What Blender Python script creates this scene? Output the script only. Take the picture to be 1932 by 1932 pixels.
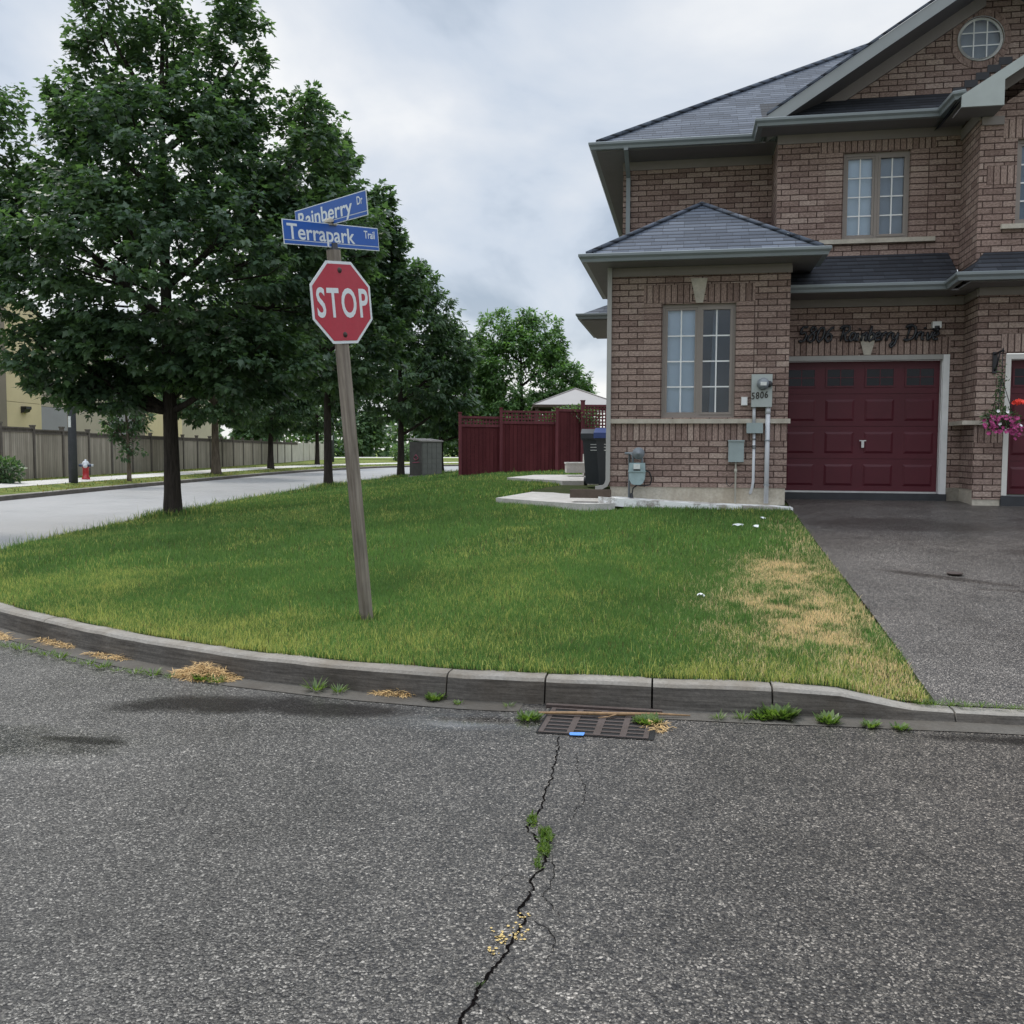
import bpy, bmesh, math, random
import numpy as np
from mathutils import Vector, Matrix, geometry

for o in list(bpy.data.objects):
    bpy.data.objects.remove(o)
SC = bpy.context.scene
COL = SC.collection
R = math.radians
rng = np.random.default_rng(7)
random.seed(7)

# ------------------------------------------------------------------ camera
cam_d = bpy.data.cameras.new('camera')
cam = bpy.data.objects.new('camera', cam_d)
COL.objects.link(cam)
cam_d.sensor_width = 36.0
cam_d.lens = 36.0 * 1800.0 / 1932.0
cam_d.clip_start = 0.05
cam_d.clip_end = 3000.0
p_, r_ = R(3.75), R(0.23)
rt0 = Vector((1, 0, 0)); up0 = Vector((0, math.sin(p_), math.cos(p_))); fw = Vector((0, math.cos(p_), -math.sin(p_)))
rt = rt0 * math.cos(r_) + up0 * math.sin(r_); up = up0 * math.cos(r_) - rt0 * math.sin(r_)
M = Matrix((rt, up, -fw)).transposed().to_4x4()
M.translation = Vector((0, 0, 1.55))
cam.matrix_world = M
SC.camera = cam

# ------------------------------------------------------------------ sky and sun
SUN_EL, SUN_AZ = R(56), R(-32)          # azimuth from +Y, towards -X
W = bpy.data.worlds.new('World'); SC.world = W
W.use_nodes = True
wn, wl = W.node_tree.nodes, W.node_tree.links
wn.clear()
def wnode(t, **k):
    n = wn.new(t)
    for a, b in k.items(): setattr(n, a, b)
    return n
wo = wnode('ShaderNodeOutputWorld'); bg = wnode('ShaderNodeBackground')
sky = wnode('ShaderNodeTexSky'); sky.sky_type = 'NISHITA'; sky.sun_disc = False
sky.sun_elevation = SUN_EL; sky.sun_rotation = SUN_AZ
tc = wnode('ShaderNodeTexCoord')
sep = wnode('ShaderNodeSeparateXYZ'); wl.new(tc.outputs['Generated'], sep.inputs[0])
def wmath(op, a, b=None, clamp=False):
    n = wnode('ShaderNodeMath', operation=op); n.use_clamp = clamp
    for i, v in enumerate((a, b)):
        if v is None: continue
        if isinstance(v, (int, float)): n.inputs[i].default_value = v
        else: wl.new(v, n.inputs[i])
    return n.outputs[0]
zc = wmath('MAXIMUM', sep.outputs[2], 0.0)
zz = wmath('ADD', zc, 0.30)
cx = wmath('DIVIDE', sep.outputs[0], zz); cy = wmath('DIVIDE', sep.outputs[1], zz)
cmb = wnode('ShaderNodeCombineXYZ'); wl.new(cx, cmb.inputs[0]); wl.new(cy, cmb.inputs[1])
mp = wnode('ShaderNodeMapping'); wl.new(cmb.outputs[0], mp.inputs[0]); mp.inputs['Location'].default_value = (3.1, 1.7, 0.0)
mp.inputs['Scale'].default_value = (1.0, 0.9, 1.0)
n1 = wnode('ShaderNodeTexNoise'); wl.new(mp.outputs[0], n1.inputs[0])
n1.inputs['Scale'].default_value = 1.35; n1.inputs['Detail'].default_value = 8.0; n1.inputs['Roughness'].default_value = 0.50
n1.inputs['Distortion'].default_value = 0.35
cr = wnode('ShaderNodeValToRGB'); wl.new(n1.outputs[0], cr.inputs[0])
e = cr.color_ramp.elements
e[0].position = 0.39; e[0].color = (2.75, 3.35, 4.15, 1)
e[1].position = 0.62; e[1].color = (6.9, 6.95, 6.95, 1)
x = e.new(0.46); x.color = (4.5, 5.0, 5.7, 1)
x = e.new(0.55); x.color = (5.7, 5.95, 6.3, 1)
# overcast: brighter overhead, a pale cream band near the horizon
zen = wmath('ADD', 1.0, wmath('MULTIPLY', wmath('POWER', wmath('MAXIMUM', wmath('SUBTRACT', zc, 0.42), 0.0), 1.0), 4.6))
vm = wnode('ShaderNodeVectorMath', operation='SCALE'); wl.new(cr.outputs[0], vm.inputs[0]); wl.new(zen, vm.inputs['Scale'])
hz = wnode('ShaderNodeMix', data_type='RGBA')
hf = wmath('MULTIPLY', wmath('POWER', wmath('SUBTRACT', 1.0, wmath('MULTIPLY', zc, 4.5, True), True), 2.0), 0.75)
wl.new(hf, hz.inputs[0]); wl.new(vm.outputs[0], hz.inputs[6]); hz.inputs[7].default_value = (7.0, 7.05, 6.85, 1)
mx = wnode('ShaderNodeMix', data_type='RGBA'); mx.inputs[0].default_value = 0.07
wl.new(hz.outputs[2], mx.inputs[6]); wl.new(sky.outputs[0], mx.inputs[7])
wl.new(mx.outputs[2], bg.inputs[0]); bg.inputs[1].default_value = 0.115
wl.new(bg.outputs[0], wo.inputs[0])

sd = bpy.data.lights.new('sun', 'SUN'); sun = bpy.data.objects.new('sun', sd); COL.objects.link(sun)
sd.energy = 1.5; sd.angle = R(14); sd.color = (1.0, 0.95, 0.87)
sdir = Vector((math.sin(SUN_AZ) * math.cos(SUN_EL), math.cos(SUN_AZ) * math.cos(SUN_EL), math.sin(SUN_EL)))
sun.rotation_euler = sdir.to_track_quat('Z', 'Y').to_euler()
sun.location = (-20, 30, 50)
SC.view_settings.view_transform = 'Standard'; SC.view_settings.look = 'None'
SC.view_settings.exposure = 0.28; SC.view_settings.gamma = 1.0
SC.view_settings.use_curve_mapping = False
SC.render.engine = 'CYCLES'
SC.cycles.max_bounces = 6; SC.cycles.transparent_max_bounces = 12
SC.cycles.use_adaptive_sampling = True
try:
    SC.cycles.use_denoising = True
except Exception:
    pass

# ------------------------------------------------------------------ materials
class NT:
    def __init__(s, name):
        s.m = bpy.data.materials.new(name); s.m.use_nodes = True
        s.n, s.l = s.m.node_tree.nodes, s.m.node_tree.links
        s.b = s.n['Principled BSDF']; s.out = s.n['Material Output']
    def new(s, t, ins=None, **k):
        n = s.n.new(t)
        for a, b in k.items(): setattr(n, a, b)
        for a, b in (ins or {}).items(): s.set(n.inputs[a], b)
        return n
    def set(s, sock, v):
        if isinstance(v, bpy.types.NodeSocket): s.l.new(v, sock)
        elif isinstance(v, (tuple, list)) and sock.type == 'RGBA' and len(v) == 3: sock.default_value = (*v, 1)
        else: sock.default_value = v
    def co(s, kind='Object'): return s.new('ShaderNodeTexCoord').outputs[kind]
    def noise(s, co, scale, det=3, rough=.5, out=0, dist=0):
        n = s.new('ShaderNodeTexNoise', {'Scale': scale, 'Detail': det, 'Roughness': rough, 'Distortion': dist})
        if co is not None: s.l.new(co, n.inputs['Vector'])
        return n.outputs[out]
    def voro(s, co, scale, out='Color', feature='F1', rnd=1.0):
        n = s.new('ShaderNodeTexVoronoi', {'Scale': scale, 'Randomness': rnd}, feature=feature)
        s.l.new(co, n.inputs['Vector']); return n.outputs[out]
    def ramp(s, f, stops, interp='LINEAR'):
        n = s.new('ShaderNodeValToRGB'); s.l.new(f, n.inputs[0]); c = n.color_ramp; c.interpolation = interp
        for i, (p, col) in enumerate(stops):
            el = c.elements[i] if i < 2 else c.elements.new(p)
            el.position = p
            if not isinstance(col, (tuple, list)): col = (col,) * 3
            el.color = (*col, 1) if len(col) == 3 else col
        return n.outputs[0]
    def mix(s, f, a, b, bt='MIX'):
        n = s.new('ShaderNodeMix', data_type='RGBA', blend_type=bt)
        s.set(n.inputs[0], f); s.set(n.inputs[6], a); s.set(n.inputs[7], b); return n.outputs[2]
    def math(s, op, a, b=0.0, clamp=False):
        n = s.new('ShaderNodeMath', operation=op, use_clamp=clamp)
        s.set(n.inputs[0], a); s.set(n.inputs[1], b); return n.outputs[0]
    def map(s, co, scale=(1, 1, 1), loc=(0, 0, 0), rot=(0, 0, 0)):
        n = s.new('ShaderNodeMapping', {'Scale': scale, 'Location': loc, 'Rotation': rot}); s.l.new(co, n.inputs[0]); return n.outputs[0]
    def bump(s, h, dist=.01, st=1.0, nrm=None):
        n = s.new('ShaderNodeBump', {'Distance': dist, 'Strength': st}); s.l.new(h, n.inputs['Height'])
        if nrm is not None: s.l.new(nrm, n.inputs['Normal'])
        return n.outputs[0]
    def fin(s, col=None, rough=.6, bump=None, spec=None, metal=None):
        if col is not None: s.set(s.b.inputs['Base Color'], col)
        s.set(s.b.inputs['Roughness'], rough)
        if bump is not None: s.l.new(bump, s.b.inputs['Normal'])
        if spec is not None: s.set(s.b.inputs['Specular IOR Level'], spec)
        if metal is not None: s.set(s.b.inputs['Metallic'], metal)
        return s.m

def plain(name, col, rough=.5, var=.12, scale=8, metal=0.0, spec=.5, bumpd=0.0):
    t = NT(name); c = t.co()
    n = t.noise(c, scale, 4, .6)
    lo = tuple(v * (1 - var) for v in col); hi = tuple(min(1, v * (1 + var)) for v in col)
    colr = t.ramp(n, [(.3, lo), (.7, hi)])
    b = t.bump(t.noise(c, scale * 6, 3), bumpd) if bumpd else None
    return t.fin(colr, rough, b, spec, metal)

def mat_asphalt(name, warm=0.0, drive=False, pale=False):
    t = NT(name); c = t.co()
    cd = t.map(c, (1, 1, 0.001))
    wv = t.new('ShaderNodeVectorMath', {0: t.noise(cd, 70, 2, .6, 1), 'Scale': .013}, operation='SCALE').outputs[0]
    cd = t.new('ShaderNodeVectorMath', {0: cd, 1: wv}, operation='ADD').outputs[0]
    cd = t.map(cd, (1, 1, .001))
    v1 = t.voro(cd, 98 if not drive else 120)
    s1 = t.new('ShaderNodeSeparateColor'); t.l.new(v1, s1.inputs[0])
    dist = t.voro(cd, 98 if not drive else 120, 'Distance')
    v2 = t.voro(cd, 210); s2 = t.new('ShaderNodeSeparateColor'); t.l.new(v2, s2.inputs[0])
    stone = t.ramp(s1.outputs[0], [(.0, (.022, .021, .023)), (.35, (.045, .043, .042)), (.60, (.090, .085, .080)), (.80, (.17, .161, .149)), (.93, (.29, .278, .258)), (1., (.47, .45, .42))])
    edge = t.ramp(dist, [(.38, .0), (.78, 1.0)])
    base = t.mix(edge, stone, (.014, .0135, .015))
    v3 = t.voro(cd, 190); s3 = t.new('ShaderNodeSeparateColor'); t.l.new(v3, s3.inputs[0])
    small = t.ramp(s3.outputs[0], [(.0, (.030, .029, .029)), (.6, (.062, .060, .057)), (.85, (.16, .153, .143)), (1., (.42, .405, .38))])
    base = t.mix(t.ramp(s1.outputs[1], [(.45, 0.), (.5, 1.)]), base, small)
    fine = t.ramp(s2.outputs[1], [(.0, .62), (.8, 1.05), (1., 1.5)])
    base = t.mix(.75, base, fine, 'MULTIPLY')
    big = t.ramp(t.noise(c, .55, 5, .6), [(.3, .70), (.7, 1.18)])
    mid = t.ramp(t.noise(c, 3.2, 4, .65), [(.3, .78), (.7, 1.14)])
    base = t.mix(1.0, base, (.86, .835, .795) if not drive else (1.12, 1.10, 1.08), 'MULTIPLY')
    base = t.mix(1.0, base, big, 'MULTIPLY'); base = t.mix(1.0, base, mid, 'MULTIPLY')
    if drive: base = t.mix(1.0, base, (1.0, .95, .91), 'MULTIPLY')
    if pale: base = t.mix(.72, base, (.36, .355, .35))
    sx0 = t.new('ShaderNodeSeparateXYZ'); t.l.new(c, sx0.inputs[0])
    if not drive and not pale: base = t.mix(t.ramp(t.math('ADD', t.math('MULTIPLY', sx0.outputs[0], .16), .5), [(.35, 0.), (.85, .55)]), base, t.mix(1.0, base, (1.0, .88, .78), 'MULTIPLY'))
    # damp road patches and darker driveway patches, ragged outlines: (x, y, rx, ry, rot)
    sp = t.new('ShaderNodeSeparateXYZ'); t.l.new(c, sp.inputs[0])
    wob = t.math('ADD', t.math('MULTIPLY', t.noise(c, 2.2, 5, .65), .72), t.math('MULTIPLY', t.noise(c, 13, 5, .75), .28))
    spots = ([(-1.80, 5.70, .85, .27, .05), (-1.05, 5.58, .70, .20, -.1), (-2.3, 4.98, .32, .08, -.2), (3.2, 4.95, 1.3, .12, -.15)] if not drive else
             [(4.05, 8.9, .85, .13, -.75), (4.7, 8.2, .8, .09, -.3), (4.9, 12.2, 1.7, .75, -.2), (6.2, 10.2, 1.1, .5, .1)])
    damp_dark = None
    for (x, y, rx, ry, a) in spots:
        dx = t.math('SUBTRACT', sp.outputs[0], x); dy = t.math('SUBTRACT', sp.outputs[1], y)
        ca, sa = math.cos(a), math.sin(a)
        ex = t.math('DIVIDE', t.math('ADD', t.math('MULTIPLY', dx, ca), t.math('MULTIPLY', dy, sa)), rx)
        ey = t.math('DIVIDE', t.math('SUBTRACT', t.math('MULTIPLY', dy, ca), t.math('MULTIPLY', dx, sa)), ry)
        d = t.math('ADD', t.math('MULTIPLY', ex, ex), t.math('MULTIPLY', ey, ey))
        f = t.math('SUBTRACT', 1.55, t.math('ADD', d, t.math('MULTIPLY', wob, 1.5)), True)
        damp_dark = f if damp_dark is None else t.math('MAXIMUM', damp_dark, f)
    damp_dark = t.math('MULTIPLY', damp_dark, 1.7, True)
    damp_dark_f = t.math('MULTIPLY', damp_dark, .84 if not drive else .5)
    base = t.mix(damp_dark_f, base, (.018, .016, .015) if not drive else (.03, .025, .022))
    rough = t.math('SUBTRACT', t.ramp(t.noise(c, .8, 4, .6), [(.35, .36), (.65, .50)]), t.math('MULTIPLY', damp_dark, .08))
    shn = None
    if not drive and not pale:
        shx = t.math('DIVIDE', t.math('ADD', sp.outputs[0], 3.1), 1.7); shy = t.math('DIVIDE', t.math('SUBTRACT', sp.outputs[1], 4.9), .55)
        sh2x = t.math('DIVIDE', t.math('ADD', sp.outputs[0], .25), .75); sh2y = t.math('DIVIDE', t.math('SUBTRACT', sp.outputs[1], 5.35), .22)
        sh2 = t.math('SUBTRACT', 1.25, t.math('ADD', t.math('ADD', t.math('MULTIPLY', sh2x, sh2x), t.math('MULTIPLY', sh2y, sh2y)), wob), True)
        shn = t.math('SUBTRACT', 1.25, t.math('ADD', t.math('ADD', t.math('MULTIPLY', shx, shx), t.math('MULTIPLY', shy, shy)), wob), True)
        shn = t.math('MULTIPLY', t.math('MAXIMUM', shn, sh2), 1.35, True); rough = t.math('SUBTRACT', rough, t.math('MULTIPLY', shn, .30))
    h = t.math('ADD', t.math('MULTIPLY', dist, -1.0), t.math('MULTIPLY', s2.outputs[0], .25))
    return t.fin(base, rough, t.bump(h, .004, .7 if shn is None else t.math('SUBTRACT', .7, t.math('MULTIPLY', shn, .75), True)), t.math('SUBTRACT', t.math('ADD', .32, t.math('MULTIPLY', shn, .8)) if shn is not None else .4, t.math('MULTIPLY', damp_dark, .28)))

def mat_concrete(name, col=(.33, .31, .285), stain=.5, scale=5.0, rough=.85, paint=None, streak=False):
    t = NT(name); c = t.co()
    n = t.noise(c, scale, 6, .65); n2 = t.noise(c, scale * 14, 4, .6); n3 = t.noise(t.map(c, (1, 1, .35)), scale * .45, 5, .7)
    a = t.ramp(n, [(.3, tuple(v * .78 for v in col)), (.7, tuple(v * 1.12 for v in col))])
    a = t.mix(.5, a, t.ramp(n2, [(.3, .65), (.7, 1.25)]), 'MULTIPLY')
    a = t.mix(t.math('MULTIPLY', t.ramp(n3, [(.42, 0.), (.68, 1.)]), stain), a, tuple(v * f for v, f in zip(col, (.52, .45, .36))))
    if streak: a = t.mix(.9, a, t.ramp(t.noise(t.map(c, (3, 3, 60)), 1.0, 5, .7), [(.32, .45), (.5, .95), (.7, 1.5)]), 'MULTIPLY')
    if paint:
        a = t.mix(t.ramp(t.noise(c, 1.7, 6, .7), [(.40, 0.), (.46, 1.)]), a, paint)
    pit = t.ramp(t.voro(c, 60, 'Distance'), [(.0, 0.), (.22, 1.)])
    return t.fin(a, rough, t.bump(t.math('ADD', t.math('MULTIPLY', n2, 1.0), t.math('MULTIPLY', pit, .35)), .006, .8), .3)

def mat_brick(name, off=.5):
    t = NT(name); uv = t.new('ShaderNodeUVMap').outputs[0]
    wob = t.new('ShaderNodeVectorMath', {0: t.noise(uv, 26, 2, .5, 1), 1: (.5, .5, .5)}, operation='SUBTRACT').outputs[0]
    wob = t.new('ShaderNodeVectorMath', {0: wob, 'Scale': .006}, operation='SCALE').outputs[0]
    uvw = t.new('ShaderNodeVectorMath', {0: uv, 1: wob}, operation='ADD').outputs[0]
    b = t.new('ShaderNodeTexBrick', {'Color1': (0, 0, 0, 1), 'Color2': (1, 1, 1, 1), 'Mortar': (.5, .5, .5, 1), 'Scale': 1.0, 'Mortar Size': .0084,
        'Mortar Smooth': .25, 'Bias': 0.0, 'Brick Width': .267, 'Row Height': .089}, offset=off, squash=1.0)
    t.l.new(uvw, b.inputs['Vector'])
    per = t.ramp(b.outputs['Color'], [(.0, (.210, .147, .126)), (.35, (.280, .203, .173)), (.7, (.320, .238, .203)), (1., (.385, .300, .255))])
    rug = t.noise(t.map(uv, (1, 2.6, 1)), 24, 5, .8); sp = t.noise(uv, 160, 3, .7)
    per = t.mix(.85, per, t.ramp(rug, [(.33, (.36, .32, .31)), (.5, (.95, .93, .92)), (.67, (1.65, 1.66, 1.66))]), 'MULTIPLY')
    per = t.mix(.5, per, t.ramp(sp, [(.3, .7), (.7, 1.3)]), 'MULTIPLY')
    wide = t.ramp(t.noise(uv, 1.1, 4, .6), [(.3, .86), (.7, 1.10)])
    per = t.mix(1.0, per, wide, 'MULTIPLY')
    mort = t.mix(t.noise(uv, 20, 3), (.052, .032, .027), (.085, .056, .048))  # brown mortar, its colour darkened for the shadow in the raked joints
    col = t.mix(b.outputs['Fac'], per, mort)
    h = t.math('ADD', t.math('MULTIPLY', b.outputs['Fac'], -1.0), t.math('MULTIPLY', rug, .55))
    return t.fin(col, .9, t.bump(h, .009, .9), .2)

def mat_shingle(name, dark_=False):
    t = NT(name); uv = t.new('ShaderNodeUVMap').outputs[0]
    b = t.new('ShaderNodeTexBrick', {'Color1': (0, 0, 0, 1), 'Color2': (1, 1, 1, 1), 'Mortar': (0, 0, 0, 1), 'Scale': 1.0, 'Mortar Size': .0035,
        'Mortar Smooth': .2, 'Bias': 0.0, 'Brick Width': .31, 'Row Height': .135}, offset=.37, offset_frequency=3, squash=.75, squash_frequency=2)
    t.l.new(uv, b.inputs['Vector'])
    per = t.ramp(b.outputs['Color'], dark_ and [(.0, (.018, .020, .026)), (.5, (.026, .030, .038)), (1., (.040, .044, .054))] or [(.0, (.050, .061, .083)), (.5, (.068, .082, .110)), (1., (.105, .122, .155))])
    per = t.mix(.6, per, t.ramp(t.noise(uv, 120, 3, .7), [(.3, .6), (.7, 1.4)]), 'MULTIPLY')
    s = t.new('ShaderNodeSeparateXYZ'); t.l.new(uv, s.inputs[0])
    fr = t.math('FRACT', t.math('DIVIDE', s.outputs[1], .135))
    lip_shade = t.ramp(fr, [(.0, .05), (.20, .25), (.34, .95), (.8, 1.08), (1., 1.3)])  # shadow line under each shingle course, put into the colour
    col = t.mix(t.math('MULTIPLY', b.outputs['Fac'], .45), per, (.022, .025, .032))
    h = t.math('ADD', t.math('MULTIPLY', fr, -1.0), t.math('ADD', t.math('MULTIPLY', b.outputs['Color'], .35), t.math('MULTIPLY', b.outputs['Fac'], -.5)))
    col = t.mix(.85, col, lip_shade, 'MULTIPLY')
    return t.fin(col, .82, t.bump(h, .012, .9), .3)

def mat_leaf(name, dark, light, trans=.35):
    t = NT(name)
    a = t.new('ShaderNodeAttribute', attribute_name='tint').outputs['Color']
    s = t.new('ShaderNodeSeparateColor'); t.l.new(a, s.inputs[0])
    col = t.mix(s.outputs[0], dark, light)
    t.fin(col, .42, None, .45)
    tr = t.new('ShaderNodeBsdfTranslucent'); t.l.new(t.mix(1.0, col, (1.5, 1.7, .7), 'MULTIPLY'), tr.inputs[0])
    mx = t.new('ShaderNodeMixShader', {0: trans}); t.l.new(t.b.outputs[0], mx.inputs[1]); t.l.new(tr.outputs[0], mx.inputs[2])
    t.l.new(mx.outputs[0], t.out.inputs[0]); return t.m

def mat_blade(name):
    t = NT(name)
    a = t.new('ShaderNodeAttribute', attribute_name='tint').outputs['Color']
    t.fin(a, .55, None, .3)
    tr = t.new('ShaderNodeBsdfTranslucent'); t.l.new(a, tr.inputs[0])
    mx = t.new('ShaderNodeMixShader', {0: .35}); t.l.new(t.b.outputs[0], mx.inputs[1]); t.l.new(tr.outputs[0], mx.inputs[2])
    t.l.new(mx.outputs[0], t.out.inputs[0]); return t.m

def mat_soil(name, a, b, c3):
    t = NT(name); c = t.co()
    n = t.noise(c, 1.2, 6, .7); n2 = t.noise(c, 40, 4, .7)
    col = t.ramp(n, [(.32, a), (.52, b), (.72, c3)])
    col = t.mix(.8, col, t.ramp(n2, [(.3, .45), (.7, 1.4)]), 'MULTIPLY')
    return t.fin(col, .95, t.bump(n2, .03, 1.0), .1)

def mat_wood(name, dark, light, axis=2, streak=30.0, rough=.8):
    t = NT(name); c = t.co()
    sc = [streak, streak, streak]; sc[axis] = streak / 18
    n = t.noise(t.map(c, tuple(sc)), 1.0, 5, .65); n2 = t.noise(c, 2.3, 4, .6)
    col = t.ramp(n, [(.28, dark), (.72, light)])
    col = t.mix(.7, col, t.ramp(n2, [(.3, .70), (.7, 1.25)]), 'MULTIPLY')
    return t.fin(col, rough, t.bump(n, .004, .7), .25)

def mat_boards(name, dark, light, pitch, rough=.85, spec=.2):
    # upright boards; UV x runs along the fence in metres
    t = NT(name); uv = t.new('ShaderNodeUVMap').outputs[0]
    s = t.new('ShaderNodeSeparateXYZ'); t.l.new(uv, s.inputs[0])
    q = t.math('DIVIDE', s.outputs[0], pitch); fr = t.math('FRACT', q)
    fl = t.math('FLOOR', q)
    wn_ = t.new('ShaderNodeTexWhiteNoise', noise_dimensions='1D'); t.l.new(fl, wn_.inputs['W'])
    n = t.noise(t.map(uv, (28, 1.3, 1)), 1.0, 5, .7); n2 = t.noise(t.map(uv, (1.2, .8, 1)), 1.0, 4, .6)
    col = t.ramp(t.math('ADD', t.math('MULTIPLY', n, .7), t.math('MULTIPLY', wn_.outputs[0], .3)), [(.25, dark), (.75, light)])
    col = t.mix(.6, col, t.ramp(n2, [(.3, .72), (.7, 1.2)]), 'MULTIPLY')
    gap = t.ramp(t.math('ABSOLUTE', t.math('SUBTRACT', fr, .5)), [(.44, 0.), (.48, 1.)])
    col = t.mix(t.math('MULTIPLY', gap, .75), col, tuple(v * .25 for v in dark))
    return t.fin(col, rough, t.bump(t.math('SUBTRACT', t.math('MULTIPLY', n, .3), gap), .01, .9), spec)

def mat_bark(name, col):
    t = NT(name); c = t.co()
    n = t.noise(t.map(c, (14, 14, 2.2)), 1.0, 6, .7); v = t.voro(t.map(c, (26, 26, 5)), 1.0, 'Distance')
    cc = t.ramp(n, [(.3, tuple(x * .45 for x in col)), (.7, tuple(x * 1.35 for x in col))])
    return t.fin(cc, .95, t.bump(t.math('ADD', n, t.math('MULTIPLY', v, .6)), .03, 1.0), .1)

def mat_glass(name, tint=(.9, .95, 1.0), dirt=.04):
    t = NT(name)
    tr = t.new('ShaderNodeBsdfTransparent', {0: (*tint, 1)}); gl = t.new('ShaderNodeBsdfGlossy', {'Roughness': .03})
    fz = t.new('ShaderNodeFresnel', {'IOR': 1.5})
    f = t.math('MULTIPLY', fz.outputs[0], 1.25, True)
    mx = t.new('ShaderNodeMixShader'); t.l.new(f, mx.inputs[0]); t.l.new(tr.outputs[0], mx.inputs[1]); t.l.new(gl.outputs[0], mx.inputs[2])
    t.l.new(mx.outputs[0], t.out.inputs[0]); return t.m

def mat_paintsign(name, col, rough=.38, fade=.25):
    t = NT(name); c = t.co()
    n = t.noise(t.map(c, (9, 9, 1.6)), 1.0, 5, .6); n2 = t.noise(c, 40, 4, .6)
    a = t.mix(t.math('MULTIPLY', t.ramp(n, [(.4, 0.), (.75, 1.)]), fade), col, tuple(min(1, v * .7 + .12) for v in col))
    a = t.mix(.25, a, t.ramp(n2, [(.3, .75), (.7, 1.2)]), 'MULTIPLY')
    return t.fin(a, rough, None, .5)

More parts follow.
